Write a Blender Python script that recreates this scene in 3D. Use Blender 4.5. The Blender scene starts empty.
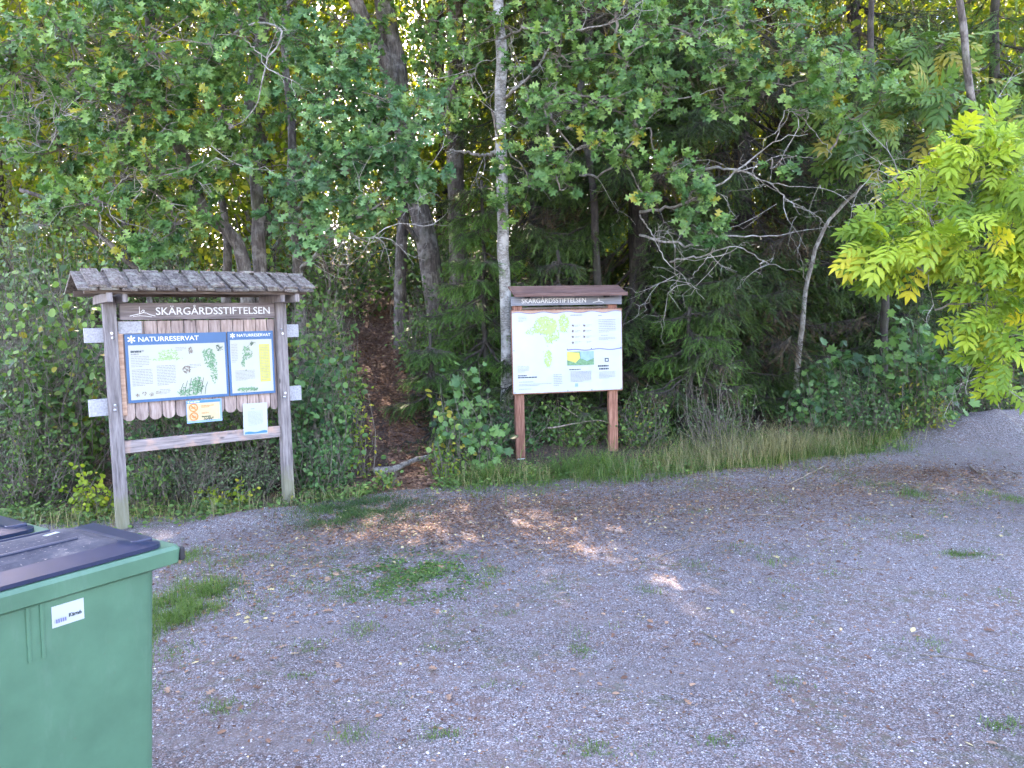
import bpy, math, numpy as np
from math import radians as rad, pi
rng = np.random.default_rng(7)
SC = bpy.context.scene
COL = SC.collection
# ------------------------------------------------------------------ camera maths
H = 1.70; F = 760.0; PITCH = rad(4.5); ROLL = rad(1.3)
def Rx(a): c, s = math.cos(a), math.sin(a); return np.array([[1,0,0],[0,c,-s],[0,s,c]])
def Rz(a): c, s = math.cos(a), math.sin(a); return np.array([[c,-s,0],[s,c,0],[0,0,1.]])
RC = Rx(pi/2-PITCH) @ Rz(-ROLL)
CAM = np.array([0,0,H])
def ray(px, py): return RC @ np.array([(px-512)/F, -(py-384)/F, -1.0])
def PY(px, py, D): d = ray(px, py); return CAM + d*(D/d[1])
def PZ(px, py, z=0.0): d = ray(px, py); return CAM + d*((z-H)/d[2])
SUN_EL=rad(40); SUN_AZ=rad(-14)     # the sun stands behind the wood, a little left
SD=np.array([math.sin(SUN_AZ)*math.cos(SUN_EL),math.cos(SUN_AZ)*math.cos(SUN_EL),math.sin(SUN_EL)])
GAPS=[(PZ(560,542),.06),(PZ(578,552),.10),(PZ(592,558),.13)]   # gaps in the canopy that let sun flecks through
def open_sky(P):
    k=np.ones(len(P),bool)
    for c,r in GAPS:
        q=P-c; q=q-(q@SD)[:,None]*SD; k&=(np.linalg.norm(q,axis=1)>r)
    return k
# ------------------------------------------------------------------ terrain
VX = [-30, -8, -4.6, -2.9, -2.1, -1.15, -0.7, 0.5, 2.1, 4.6, 5.3, 6.2, 7.6, 12, 40]
VY = [6.0, 6.2, 6.55, 6.72, 7.05, 7.65, 7.82, 8.0, 8.28, 9.4, 10.1, 10.75, 11.1, 12, 14]
def yv(x): return np.interp(x, VX, VY)
def hgt(x, y):
    x = np.asarray(x, float); y = np.asarray(y, float)
    t = np.maximum(0, y - yv(x) - 0.62)
    s = np.where(x < 0.5, 0.30, np.where(x > 3, 0.20, 0.30 - 0.04*(x-0.5)))
    z = s*(np.minimum(t, 9) - 0.5*(1-np.exp(-2*np.minimum(t, 9)))) + 0.13*np.clip(t-9, 0, 40)
    bump = 0.10*np.sin(1.3*x+0.7*y)*np.sin(0.9*y-0.4*x) + 0.04*np.sin(3.1*x+1)*np.sin(2.7*y)
    z = z + bump*np.clip(t/2, 0, 1)
    gully = np.exp(-((x-pathx(y))/0.55)**2)*np.clip(t/1.0, 0, 1)*0.14
    return z - gully
def pathx(y): return np.interp(y, [7.5, 8.2, 9.0, 10, 11.5, 13.5, 16], [-1.17, -1.12, -1.15, -1.42, -1.95, -2.45, -2.2])
# ------------------------------------------------------------------ mesh builder
class MB:
    def __init__(s): s.V=[]; s.F=[]; s.n=0
    def add(s, v, faces, val=0.5, mi=0):
        v = np.asarray(v, np.float32).reshape(-1,3)
        fl = faces if isinstance(faces, list) and len(faces) and isinstance(faces[0], np.ndarray) else [np.asarray(faces)]
        for f in fl:
            a = np.broadcast_to(np.asarray(val, np.float32), (len(f),)) if np.ndim(val)==0 else np.asarray(val, np.float32)
            s.F.append((f.astype(np.int64)+s.n, a, mi))
        s.V.append(v); s.n += len(v)
        return s
    def box(s, c, size, rot=None, val=0.5, mi=0):
        sx, sy, sz = np.array(size)/2
        v = np.array([[-sx,-sy,-sz],[sx,-sy,-sz],[sx,sy,-sz],[-sx,sy,-sz],[-sx,-sy,sz],[sx,-sy,sz],[sx,sy,sz],[-sx,sy,sz]])
        if rot is not None: v = v @ np.asarray(rot).T
        return s.add(v+np.array(c), [[0,3,2,1],[4,5,6,7],[0,1,5,4],[1,2,6,5],[2,3,7,6],[3,0,4,7]], val, mi)
    def tube(s, pts, rad_, n=7, val=0.5, mi=0, rough=0.0, cap=True):
        P = np.asarray(pts, float); m = len(P)
        r = np.broadcast_to(np.asarray(rad_, float), (m,))
        T = np.gradient(P, axis=0); T /= np.linalg.norm(T, axis=1, keepdims=True)+1e-9
        ref = np.array([0,0,1.]) if abs(T[0][2]) < 0.9 else np.array([1.,0,0])
        X = np.cross(ref, T[0]); X /= np.linalg.norm(X)
        rings = []
        for i in range(m):
            X = X - T[i]*(X@T[i]); X /= np.linalg.norm(X)+1e-9
            Y = np.cross(T[i], X)
            a = np.arange(n)*2*pi/n
            rr = r[i]*(1+rough*rng.standard_normal(n))
            rings.append(P[i] + np.outer(np.cos(a)*rr, X) + np.outer(np.sin(a)*rr, Y))
        v = np.concatenate(rings)
        i = np.arange(m-1)[:,None]*n; j = np.arange(n)[None,:]; k = (j+1)%n
        q = np.stack([i+j, i+k, i+n+k, i+n+j], -1).reshape(-1,4)
        fs = [q]
        if cap: fs += [np.arange(n)[::-1][None,:].copy(), (np.arange(n)+(m-1)*n)[None,:]]
        return s.add(v, fs, val, mi)
    def prism(s, poly, y0, y1, val=0.5, mi=0):   # polygon in x,z extruded along y (y0 = viewer side)
        p = np.asarray(poly, float); n = len(p)
        v = np.concatenate([np.c_[p[:,0], np.full(n,y0), p[:,1]], np.c_[p[:,0], np.full(n,y1), p[:,1]]])
        i = np.arange(n); k = (i+1)%n
        return s.add(v, [np.arange(n)[None,:], (np.arange(n)[::-1]+n)[None,:], np.stack([k, i, i+n, k+n], -1)], val, mi)
    def build(s, name, mats, parent=None, smooth=False, bevel=0, loc=None, rotz=0):
        me = bpy.data.meshes.new(name)
        V = np.concatenate(s.V) if s.V else np.zeros((0,3), np.float32)
        me.vertices.add(len(V)); me.vertices.foreach_set('co', V.ravel())
        li = np.concatenate([f.ravel() for f,_,_ in s.F]); lt = np.concatenate([np.full(len(f), f.shape[1]) for f,_,_ in s.F])
        ls = np.concatenate([[0], np.cumsum(lt)[:-1]])
        me.loops.add(len(li)); me.loops.foreach_set('vertex_index', li.astype(np.int32))
        me.polygons.add(len(lt)); me.polygons.foreach_set('loop_start', ls.astype(np.int32)); me.polygons.foreach_set('loop_total', lt.astype(np.int32))
        me.polygons.foreach_set('material_index', np.concatenate([np.full(len(f), mi) for f,_,mi in s.F]).astype(np.int32))
        me.polygons.foreach_set('use_smooth', np.full(len(lt), smooth))
        at = me.attributes.new('v', 'FLOAT', 'FACE'); at.data.foreach_set('value', np.concatenate([a for _,a,_ in s.F]).astype(np.float32))
        me.update(calc_edges=True)
        if not isinstance(mats, (list,tuple)): mats = [mats]
        for m in mats: me.materials.append(m)
        o = bpy.data.objects.new(name, me); COL.objects.link(o)
        if parent is not None: o.parent = parent
        if loc is not None: o.location = loc; o.rotation_euler.z = rotz
        if bevel:
            b = o.modifiers.new('Bevel', 'BEVEL'); b.width = bevel; b.segments = 2; b.limit_method = 'ANGLE'
        return o
def tag(o, label=None, cat=None, group=None, kind=None):
    if label: o['label'] = label
    if cat: o['category'] = cat
    if group: o['group'] = group
    if kind: o['kind'] = kind
    return o
def empty(name, loc, rz=0, label=None, cat=None, group=None):
    o = bpy.data.objects.new(name, None); COL.objects.link(o)
    o.location = loc; o.rotation_euler = (0,0,rz); o.empty_display_size = 0.2
    return tag(o, label, cat, group)
def unit(v): return v/(np.linalg.norm(v, axis=-1, keepdims=True)+1e-9)
def fbm2(x, y, seed=0, sc=1.0):
    r = np.random.default_rng(seed); z = 0
    for k in range(10):
        a = r.uniform(0, 2*pi); f = sc*r.uniform(0.6, 2.6)*(1.25**k); z = z + np.sin((x*np.cos(a)+y*np.sin(a))*f + r.uniform(0, 6))/(1+0.35*k)
    return z/3.0
# ------------------------------------------------------------------ materials
def newmat(name):
    m = bpy.data.materials.new(name); m.use_nodes = True
    nt = m.node_tree; b = nt.nodes['Principled BSDF']; return m, nt, b
def N(nt, t, **kw):
    n = nt.nodes.new(t)
    for k, v in kw.items():
        if k in n.inputs: n.inputs[k].default_value = v
        else: setattr(n, k, v)
    return n
def ramp(nt, src, stops, interp='LINEAR'):
    r = nt.nodes.new('ShaderNodeValToRGB'); r.color_ramp.interpolation = interp
    el = r.color_ramp.elements
    while len(el) < len(stops): el.new(0.5)
    for e, (p, c) in zip(el, stops): e.position = p; e.color = (*c, 1) if len(c) == 3 else c
    nt.links.new(src, r.inputs[0]); return r.outputs[0]
def mapping(nt, scale=(1,1,1), coord='Object'):
    tc = nt.nodes.new('ShaderNodeTexCoord'); mp = nt.nodes.new('ShaderNodeMapping'); mp.inputs['Scale'].default_value = scale
    nt.links.new(tc.outputs[coord], mp.inputs[0]); return mp.outputs[0]
def mixc(nt, fac, a, b, blend='MIX'):
    m = nt.nodes.new('ShaderNodeMix'); m.data_type = 'RGBA'; m.blend_type = blend
    for s, v in ((m.inputs[0], fac), (m.inputs[6], a), (m.inputs[7], b)):
        if isinstance(v, (int, float)): s.default_value = v
        elif isinstance(v, tuple): s.default_value = (*v, 1)
        else: nt.links.new(v, s)
    return m.outputs[2]
def noise(nt, vec, scale, detail=4, rough=0.6, out='Fac'):
    n = N(nt, 'ShaderNodeTexNoise'); n.inputs['Scale'].default_value = scale; n.inputs['Detail'].default_value = detail; n.inputs['Roughness'].default_value = rough
    nt.links.new(vec, n.inputs['Vector']); return n.outputs[out]
def bump(nt, b, h, strength=0.5, dist=0.01):
    n = N(nt, 'ShaderNodeBump'); n.inputs['Strength'].default_value = strength; n.inputs['Distance'].default_value = dist
    nt.links.new(h, n.inputs['Height']); nt.links.new(n.outputs[0], b.inputs['Normal'])
def attr_v(nt): a = nt.nodes.new('ShaderNodeAttribute'); a.attribute_name = 'v'; return a.outputs['Fac']
def leafmat(name, dark, mid, light, trans=0.35, rough=0.5, tint=(1.25,1.35,0.5), yellow=None):
    m, nt, b = newmat(name)
    st = [(0.0, dark), (0.5, mid), (0.93, light)]
    if yellow: st.append((1.0, yellow))
    c = ramp(nt, attr_v(nt), st)
    nz = noise(nt, mapping(nt), 1.3, 2)
    c = mixc(nt, 0.5, c, ramp(nt, nz, [(0.35,(0.62,0.70,0.72)),(0.65,(1.32,1.22,0.95))]), 'MULTIPLY')
    nt.links.new(c, b.inputs['Base Color']); b.inputs['Roughness'].default_value = rough; b.inputs['Specular IOR Level'].default_value = 0.35
    t = nt.nodes.new('ShaderNodeBsdfTranslucent'); tc = mixc(nt, 1.0, c, tint, 'MULTIPLY'); nt.links.new(tc, t.inputs[0])
    mx = nt.nodes.new('ShaderNodeMixShader'); mx.inputs[0].default_value = trans
    nt.links.new(b.outputs[0], mx.inputs[1]); nt.links.new(t.outputs[0], mx.inputs[2])
    nt.links.new(mx.outputs[0], nt.nodes['Material Output'].inputs['Surface'])
    return m
def barkmat(name, c1, c2, c3, sc=1.0, lich=0.5, ring=False):
    m, nt, b = newmat(name)
    v = mapping(nt, (1,1,0.22) if not ring else (1,1,3.0))
    n1 = noise(nt, v, 22*sc, 5, 0.7)
    c = ramp(nt, n1, [(0.32, c1), (0.55, c2), (0.75, c3)])
    v2 = mapping(nt); n2 = noise(nt, v2, 5*sc, 4, 0.65)
    c = mixc(nt, ramp(nt, n2, [(0.5,(0,0,0)),(0.6,(lich,lich,lich))]), c, c3)
    n3 = noise(nt, v2, 3.1, 3)
    c = mixc(nt, ramp(nt, n3, [(0.52,(0,0,0)),(0.72,(0.5,0.5,0.5))]), c, (0.07,0.085,0.04))
    nt.links.new(c, b.inputs['Base Color']); b.inputs['Roughness'].default_value = 0.9
    bump(nt, b, n1, 0.9, 0.03); return m
def woodmat(name, dark, mid, light, scale, rough=0.85, moss=None, knots=True, warm=None):
    m, nt, b = newmat(name)
    v = mapping(nt, scale); n1 = noise(nt, v, 9, 6, 0.65)
    c = ramp(nt, n1, [(0.3, dark), (0.5, mid), (0.72, light)])
    c = mixc(nt, 0.75, c, ramp(nt, attr_v(nt), [(0,(0.62,0.62,0.66)),(1,(1.25,1.18,1.1))]), 'MULTIPLY')
    v2 = mapping(nt); n2 = noise(nt, v2, 4.5, 4, 0.6)
    if warm: c = mixc(nt, ramp(nt, n2, [(0.5,(0,0,0)),(0.62,(0.8,0.8,0.8))]), c, warm)
    if moss:
        n3 = noise(nt, v2, 14, 5, 0.7)
        c = mixc(nt, ramp(nt, n3, [(0.5,(0,0,0)),(0.63,(0.85,0.85,0.85))]), c, moss)
    if knots:
        vo = N(nt, 'ShaderNodeTexVoronoi'); vo.inputs['Scale'].default_value = 5.5
        nt.links.new(mapping(nt, tuple(0.4+0.6*s/max(scale) for s in scale)), vo.inputs['Vector'])
        c = mixc(nt, ramp(nt, vo.outputs['Distance'], [(0.05,(0.75,0.75,0.75)),(0.085,(0,0,0))]), c, tuple(x*0.45 for x in dark))
    nt.links.new(c, b.inputs['Base Color']); b.inputs['Roughness'].default_value = rough; b.inputs['Specular IOR Level'].default_value = 0.25
    bump(nt, b, n1, 0.35, 0.004); return m
def flat(name, col, rough=0.6, spec=0.4, nsc=20, var=0.12, metal=0, bmp=0.0):
    m, nt, b = newmat(name)
    n = noise(nt, mapping(nt), nsc, 4)
    c = mixc(nt, 1.0, col, ramp(nt, n, [(0.3,(1-var,)*3),(0.7,(1+var,)*3)]), 'MULTIPLY')
    nt.links.new(c, b.inputs['Base Color']); b.inputs['Roughness'].default_value = rough; b.inputs['Specular IOR Level'].default_value = spec
    b.inputs['Metallic'].default_value = metal
    if bmp: bump(nt, b, n, bmp, 0.003)
    return m
M = {}
M['oak'] = leafmat('oak_leaf', (0.034,0.095,0.024), (0.10,0.215,0.055), (0.27,0.42,0.12), 0.30, 0.40, yellow=(0.33,0.30,0.04))
M['oak2'] = leafmat('oak_leaf_blue', (0.034,0.105,0.038), (0.10,0.22,0.078), (0.26,0.42,0.17), 0.28, 0.38, yellow=(0.2,0.26,0.05))
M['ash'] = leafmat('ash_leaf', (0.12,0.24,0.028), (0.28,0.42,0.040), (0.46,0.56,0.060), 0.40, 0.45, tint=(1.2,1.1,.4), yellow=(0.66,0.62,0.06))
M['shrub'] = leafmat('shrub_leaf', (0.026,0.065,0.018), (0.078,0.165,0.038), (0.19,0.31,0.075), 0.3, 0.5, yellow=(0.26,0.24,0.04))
M['teal'] = leafmat('teal_leaf', (0.022,0.065,0.024), (0.062,0.155,0.052), (0.15,0.29,0.09), 0.3, 0.45)
M['grey'] = leafmat('greyish_leaf', (0.035,0.065,0.030), (0.095,0.155,0.072), (0.21,0.30,0.15), 0.25, 0.55)
M['lime'] = leafmat('lime_leaf', (0.10,0.17,0.02), (0.22,0.32,0.03), (0.34,0.42,0.04), 0.45, 0.5, yellow=(0.55,0.48,0.05))
M['far'] = leafmat('far_leaf', (0.05,0.10,0.022), (0.135,0.185,0.03), (0.28,0.285,0.04), 0.55, 0.55, tint=(1.45,1.5,0.45), yellow=(0.40,0.36,0.05))
M['needle'] = leafmat('spruce_needle', (0.020,0.046,0.012), (0.052,0.105,0.024), (0.105,0.180,0.038), 0.15, 0.5)
M['needle2'] = leafmat('spruce_needle_fresh', (0.032,0.085,0.018), (0.075,0.175,0.032), (0.14,0.29,0.05), 0.2, 0.5)
M['deadneedle'] = leafmat('dead_needle', (0.035,0.024,0.014), (0.08,0.054,0.03), (0.16,0.115,0.065), 0.1, 0.8)
M['grass'] = leafmat('grass_blade', (0.045,0.10,0.02), (0.10,0.19,0.04), (0.22,0.27,0.08), 0.35, 0.55, yellow=(0.46,0.36,0.17))
M['straw'] = leafmat('straw_blade', (0.12,0.125,0.045), (0.24,0.22,0.105), (0.42,0.36,0.21), 0.3, 0.7)
M['clover'] = leafmat('clover_leaf', (0.035,0.085,0.03), (0.065,0.15,0.045), (0.12,0.23,0.06), 0.3, 0.5)
M['litter'] = leafmat('dead_leaf', (0.09,0.045,0.03), (0.23,0.125,0.08), (0.42,0.28,0.19), 0.15, 0.8, tint=(1.2,1,0.8), yellow=(0.55,0.46,0.24))
M['bark'] = barkmat('bark_grey_brown', (0.030,0.024,0.020), (0.12,0.098,0.080), (0.32,0.295,0.25))
M['bark_dark'] = barkmat('bark_dark', (0.018,0.014,0.012), (0.055,0.045,0.036), (0.12,0.11,0.09), lich=0.3)
M['bark_pale'] = barkmat('bark_pale', (0.10,0.085,0.07), (0.36,0.34,0.30), (0.60,0.58,0.53), 1.0, 0.8, ring=True)
M['branch_pale'] = barkmat('branch_lichen', (0.12,0.10,0.08), (0.30,0.27,0.225), (0.46,0.44,0.38), 1.6, 0.7)
M['twig'] = barkmat('twig', (0.06,0.05,0.04), (0.18,0.15,0.115), (0.34,0.30,0.24), 2.0, 0.3)
M['stick'] = barkmat('stick', (0.10,0.07,0.05), (0.26,0.20,0.15), (0.45,0.38,0.30), 2.0, 0.3)
M['post'] = woodmat('weathered_post', (0.10,0.09,0.088), (0.22,0.20,0.195), (0.34,0.32,0.31), (6,6,0.5), warm=None)
def algae(m):
    nt=m.node_tree; b=nt.nodes['Principled BSDF']; src=b.inputs['Base Color'].links[0].from_socket; v=mapping(nt); sp=N(nt,'ShaderNodeSeparateXYZ'); nt.links.new(v,sp.inputs[0])
    ns=noise(nt,v,9,4,.7); a=N(nt,'ShaderNodeMath',operation='MULTIPLY_ADD'); nt.links.new(ns,a.inputs[0]); a.inputs[1].default_value=-.45; nt.links.new(sp.outputs[2],a.inputs[2])
    c=mixc(nt,ramp(nt,a.outputs[0],[(0.0,(.6,.6,.6)),(0.14,(0,0,0))]),src,(.17,.18,.085)); nt.links.new(c,b.inputs['Base Color'])
algae(M['post'])
M['rail'] = woodmat('weathered_rail', (0.14,0.12,0.115), (0.30,0.26,0.25), (0.42,0.37,0.35), (0.5,6,6), warm=(0.50,0.32,0.24))
M['plank'] = woodmat('weathered_plank', (0.17,0.12,0.10), (0.36,0.28,0.245), (0.52,0.43,0.38), (6,6,0.6))
M['title'] = woodmat('title_plank', (0.12,0.10,0.10), (0.22,0.19,0.185), (0.34,0.30,0.29), (0.5,6,7), knots=False)
M['roofwood'] = woodmat('roof_plank', (0.045,0.035,0.030), (0.12,0.10,0.085), (0.29,0.25,0.22), (6,0.8,6), moss=(0.25,0.24,0.19), knots=False)
M['oldbeam'] = woodmat('eave_beam', (0.06,0.045,0.035), (0.14,0.11,0.09), (0.24,0.2,0.17), (0.5,6,6), knots=False)
M['redwood'] = woodmat('red_brown_post', (0.12,0.052,0.036), (0.25,0.118,0.080), (0.40,0.22,0.16), (7,7,0.5), knots=True)
M['redroof'] = woodmat('red_brown_roof', (0.09,0.05,0.042), (0.165,0.098,0.08), (0.26,0.17,0.145), (0.4,6,6), knots=False)
M['paletrim'] = woodmat('pale_trim', (0.30,0.17,0.12), (0.44,0.29,0.21), (0.56,0.40,0.30), (0.6,6,6), knots=False)
M['greyboard'] = woodmat('grey_signboard', (0.15,0.16,0.18), (0.24,0.255,0.28), (0.34,0.36,0.38), (0.4,5,7), knots=False)
M['white'] = flat('white_paint', (0.72,0.72,0.70), 0.5)
M['whitewash'] = flat('whitewashed_wood', (0.36,0.36,0.37), 0.8, nsc=60, var=0.3)
M['cream'] = flat('cream_print', (0.42,0.43,0.35), 0.35, nsc=3, var=0.05)
M['whiteprint'] = flat('white_print', (0.42,0.46,0.46), 0.3, nsc=3, var=0.04)
M['blueframe'] = flat('blue_print', (0.035,0.12,0.25), 0.35, nsc=4, var=0.1)
M['textgrey'] = flat('grey_print', (0.24,0.25,0.24), 0.5)
M['textlight'] = flat('pale_grey_print', (0.25,0.27,0.30), 0.5)
M['textdark'] = flat('dark_print', (0.03,0.05,0.06), 0.5)
M['mapgreen'] = flat('green_print', (0.12,0.26,0.13), 0.5, nsc=40, var=0.35)
M['palegreen'] = flat('pale_green_print', (0.28,0.42,0.18), 0.5, nsc=30, var=0.2)
M['darkgreen'] = flat('dark_green_print', (0.04,0.09,0.05), 0.5)
M['mapyellow'] = flat('yellow_print', (0.50,0.46,0.10), 0.5, nsc=30, var=0.1)
M['mapyg'] = flat('yellow_green_print', (0.34,0.46,0.16), 0.5, nsc=20, var=0.12)
M['orange'] = flat('orange_print', (0.72,0.22,0.05), 0.5)
M['brownprint'] = flat('brown_print', (0.16,0.12,0.10), 0.5)
M['peach'] = flat('peach_print', (0.56,0.44,0.25), 0.4)
M['lavender'] = flat('lavender_print', (0.16,0.17,0.30), 0.5)
M['ltblue'] = flat('light_blue_print', (0.22,0.36,0.50), 0.5)
M['blueband'] = flat('blue_band', (0.04,0.20,0.55), 0.4)
M['bin'] = flat('green_plastic', (0.062,0.155,0.092), 0.38, 0.5, nsc=7, var=0.14)
def dirty_bin():
    m=M['bin']; nt=m.node_tree; b=nt.nodes['Principled BSDF']; src=b.inputs['Base Color'].links[0].from_socket
    n=noise(nt, mapping(nt,(1,1,.25)), 13, 6, .72); c=mixc(nt, ramp(nt,n,[(0.55,(0,0,0)),(0.75,(.28,.28,.28))]), src, (0.14,0.22,0.17))
    n2=noise(nt, mapping(nt), 60, 5, .7); c=mixc(nt, ramp(nt,n2,[(0.64,(0,0,0)),(0.74,(.6,.6,.6))]), c, (0.11,0.12,0.08))
    nt.links.new(c,b.inputs['Base Color'])
dirty_bin()
M['lid'] = None
M['black'] = flat('black_rubber', (0.02,0.02,0.022), 0.7)
M['navy'] = flat('dark_blue_plastic', (0.016,0.024,0.055), 0.28, 0.5)
M['steel'] = flat('galvanised_steel', (0.55,0.56,0.57), 0.45, metal=0.8)
def lidmat():
    m, nt, b = newmat('dusty_lid')
    v = mapping(nt); n = noise(nt, v, 7, 6, 0.7); n2 = noise(nt, v, 90, 3, 0.6)
    c = ramp(nt, n, [(0.38,(0.026,0.030,0.044)),(0.55,(0.060,0.062,0.075)),(0.75,(0.19,0.17,0.16))])
    c = mixc(nt, ramp(nt, n2, [(0.62,(0,0,0)),(0.7,(0.7,0.7,0.7))]), c, (0.30,0.26,0.22))
    nt.links.new(c, b.inputs['Base Color']); b.inputs['Roughness'].default_value = 0.75; b.inputs['Specular IOR Level'].default_value = 0.3
    return m
M['lid'] = lidmat()
def gravelmat(name='gravel', debris=1.0):
    m, nt, b = newmat(name)
    v = mapping(nt)
    wob = noise(nt, v, 30, 2, out='Color')
    vv = N(nt, 'ShaderNodeVectorMath', operation='MULTIPLY_ADD'); nt.links.new(wob, vv.inputs[0]); vv.inputs[1].default_value = (0.012,)*3; nt.links.new(v, vv.inputs[2])
    vo = N(nt, 'ShaderNodeTexVoronoi'); vo.inputs['Scale'].default_value = 135; nt.links.new(vv.outputs[0], vo.inputs['Vector'])
    vo2 = N(nt, 'ShaderNodeTexVoronoi'); vo2.inputs['Scale'].default_value = 190; nt.links.new(v, vo2.inputs['Vector'])
    sep = N(nt, 'ShaderNodeSeparateColor'); nt.links.new(vo.outputs['Color'], sep.inputs[0])
    sep2 = N(nt, 'ShaderNodeSeparateColor'); nt.links.new(vo2.outputs['Color'], sep2.inputs[0])
    c = ramp(nt, sep.outputs[0], [(0.0,(0.085,0.082,0.086)),(0.45,(0.29,0.28,0.29)),(0.8,(0.53,0.51,0.515)),(1.0,(0.80,0.78,0.77))])
    c = mixc(nt, 0.4, c, ramp(nt, sep2.outputs[0], [(0,(0.10,0.095,0.10)),(0.7,(0.27,0.265,0.275)),(1,(0.62,0.60,0.60))]))
    c = mixc(nt, ramp(nt, sep.outputs[1], [(0.8,(0,0,0)),(0.9,(0.6,0.6,0.6))]), c, (0.27,0.19,0.165))
    gap = ramp(nt, vo.outputs['Distance'], [(0.3,(1.05,1.05,1.05)),(0.7,(0.38,0.36,0.35))])
    c = mixc(nt, 1.0, c, gap, 'MULTIPLY')
    # brown debris worked into the stones, in clumps
    n1 = noise(nt, v, 1.1, 5, 0.62); n2 = noise(nt, v, 26, 4, 0.7)
    mul = N(nt, 'ShaderNodeMath', operation='MULTIPLY'); nt.links.new(ramp(nt, n1, [(0.38,(0.25,)*3),(0.58,(1,1,1))]), mul.inputs[0]); nt.links.new(ramp(nt, n2, [(0.46,(0,0,0)),(0.56,(1,1,1))]), mul.inputs[1])
    mul2 = N(nt, 'ShaderNodeMath', operation='MULTIPLY'); nt.links.new(mul.outputs[0], mul2.inputs[0]); mul2.inputs[1].default_value = 0.72*debris
    c = mixc(nt, mul2.outputs[0], c, (0.15,0.095,0.075))
    n4 = noise(nt, v, 1.7, 4, 0.6); n5 = noise(nt, v, 17, 4, 0.7)
    mul3 = N(nt, 'ShaderNodeMath', operation='MULTIPLY'); nt.links.new(ramp(nt, n4, [(0.50,(0,0,0)),(0.62,(1,1,1))]), mul3.inputs[0]); nt.links.new(ramp(nt, n5, [(0.5,(0,0,0)),(0.58,(0.6,0.6,0.6))]), mul3.inputs[1])
    c = mixc(nt, mul3.outputs[0], c, (0.085,0.10,0.045))
    n6=noise(nt,v,.55,5,.6); c=mixc(nt,1.0,c,ramp(nt,n6,[(0.34,(.74,.71,.70)),(0.5,(1,1,1)),(0.68,(1.16,1.15,1.15))]),'MULTIPLY')
    n7=noise(nt,mapping(nt,(.35,1.6,1)),1.4,4,.6); c=mixc(nt,ramp(nt,n7,[(0.54,(0,0,0)),(0.66,(.55,.55,.55))]),c,(.20,.175,.165))
    nt.links.new(c, b.inputs['Base Color']); b.inputs['Roughness'].default_value = 0.8; b.inputs['Specular IOR Level'].default_value = 0.3
    mh = N(nt, 'ShaderNodeMath', operation='MULTIPLY'); nt.links.new(vo.outputs['Distance'], mh.inputs[0]); mh.inputs[1].default_value = -1.0
    bump(nt, b, mh.outputs[0], 1.0, 0.011)
    return m
M['gravel'] = gravelmat()
def floormat(name, dark, mid, light, green=0.5):
    m, nt, b = newmat(name); v = mapping(nt)
    n = noise(nt, v, 30, 5, 0.75); c = ramp(nt, n, [(0.35,dark),(0.52,mid),(0.7,light)])
    n2 = noise(nt, v, 1.2, 4); c = mixc(nt, ramp(nt, n2, [(0.5,(0,0,0)),(0.62,(green,)*3)]), c, (0.045,0.07,0.025))
    nt.links.new(c, b.inputs['Base Color']); b.inputs['Roughness'].default_value = 0.95; bump(nt, b, n, 0.8, 0.03); return m
M['floor'] = floormat('forest_floor', (0.035,0.022,0.016), (0.085,0.052,0.038), (0.17,0.115,0.085))
M['pathmat'] = floormat('path_litter', (0.06,0.035,0.025), (0.165,0.095,0.068), (0.30,0.19,0.14), 0.0)
# ------------------------------------------------------------------ leaf templates: (verts, [faces])
def mirror_leaf(half, fold=0.12, curl=0.08):
    h = np.array(half, float)  # (x,y) outline from base to tip, x>=0
    mid = np.array([[0,h[0,1]],[0,0.35],[0,0.7],[0,h[-1,1]]])
    def z(x, y): return fold*np.abs(x) - curl*(y-0.3)**2
    n = len(h)
    L = [(-x, y, z(x,y)) for x,y in h[1:-1]]; R = [(x, y, z(x,y)) for x,y in h[1:-1]]
    mid3 = [(0,0,0),(0,0.35,z(0,.35)),(0,0.7,z(0,.7)),(0,1,z(0,1))]
    v = np.array(mid3+R+L); k = n-2
    right = [0]+[4+i for i in range(k)]+[3,2,1]
    left = [0,1,2,3]+[4+k+i for i in range(k)][::-1]
    return v, [np.array([right, left])]
T = {}
T['oak'] = mirror_leaf([(0,-.10),(.02,.08),(.21,.20),(.055,.34),(.33,.50),(.075,.60),(.33,.80),(.10,.84),(0,1.03)],0.2,0.2)
T['oval'] = mirror_leaf([(0,0),(.20,.22),(.27,.48),(.17,.78),(0,1)])
T['round'] = mirror_leaf([(0,0),(.30,.12),(.42,.42),(.30,.78),(0,1)])
T['maple'] = mirror_leaf([(0,0.1),(.30,-.02),(.28,.18),(.55,.38),(.36,.46),(.40,.72),(.16,.66),(0,1)], 0.15, 0.15)
def ash_t():
    V=[];Fs=[];n=0
    lv, lf = mirror_leaf([(0,0),(.15,.25),(.18,.5),(.09,.8),(0,1)], 0.25, 0.4)
    A=[(0.22,1),(0.24,-1),(0.42,1),(0.45,-1),(0.62,1),(0.64,-1),(0.80,1),(0.80,-1),(0.83,0)]
    for y,s in A:
        L = 0.40*(1-0.25*abs(y-0.5)) ; a = -s*rad((66-30*y) if s else 4)
        c,sn = math.cos(a), math.sin(a)
        p = lv*L; q = np.c_[p[:,0]*c-p[:,1]*sn, p[:,0]*sn+p[:,1]*c+y, p[:,2]-0.25*(p[:,1]**2)-0.22*y*y]
        V.append(q); Fs.append(lf[0]+n); n += len(q)
    r = 0.007; ys=[0,0.3,0.6,0.9]
    q = np.array([[x, y, -0.22*y*y] for y in ys for x in (-r, r)]); V.append(q)
    Fs2 = np.array([[n+2*i, n+2*i+1, n+2*i+3, n+2*i+2] for i in range(3)])
    return np.concatenate(V), [np.concatenate(Fs), Fs2]
T['ash'] = ash_t()
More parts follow.
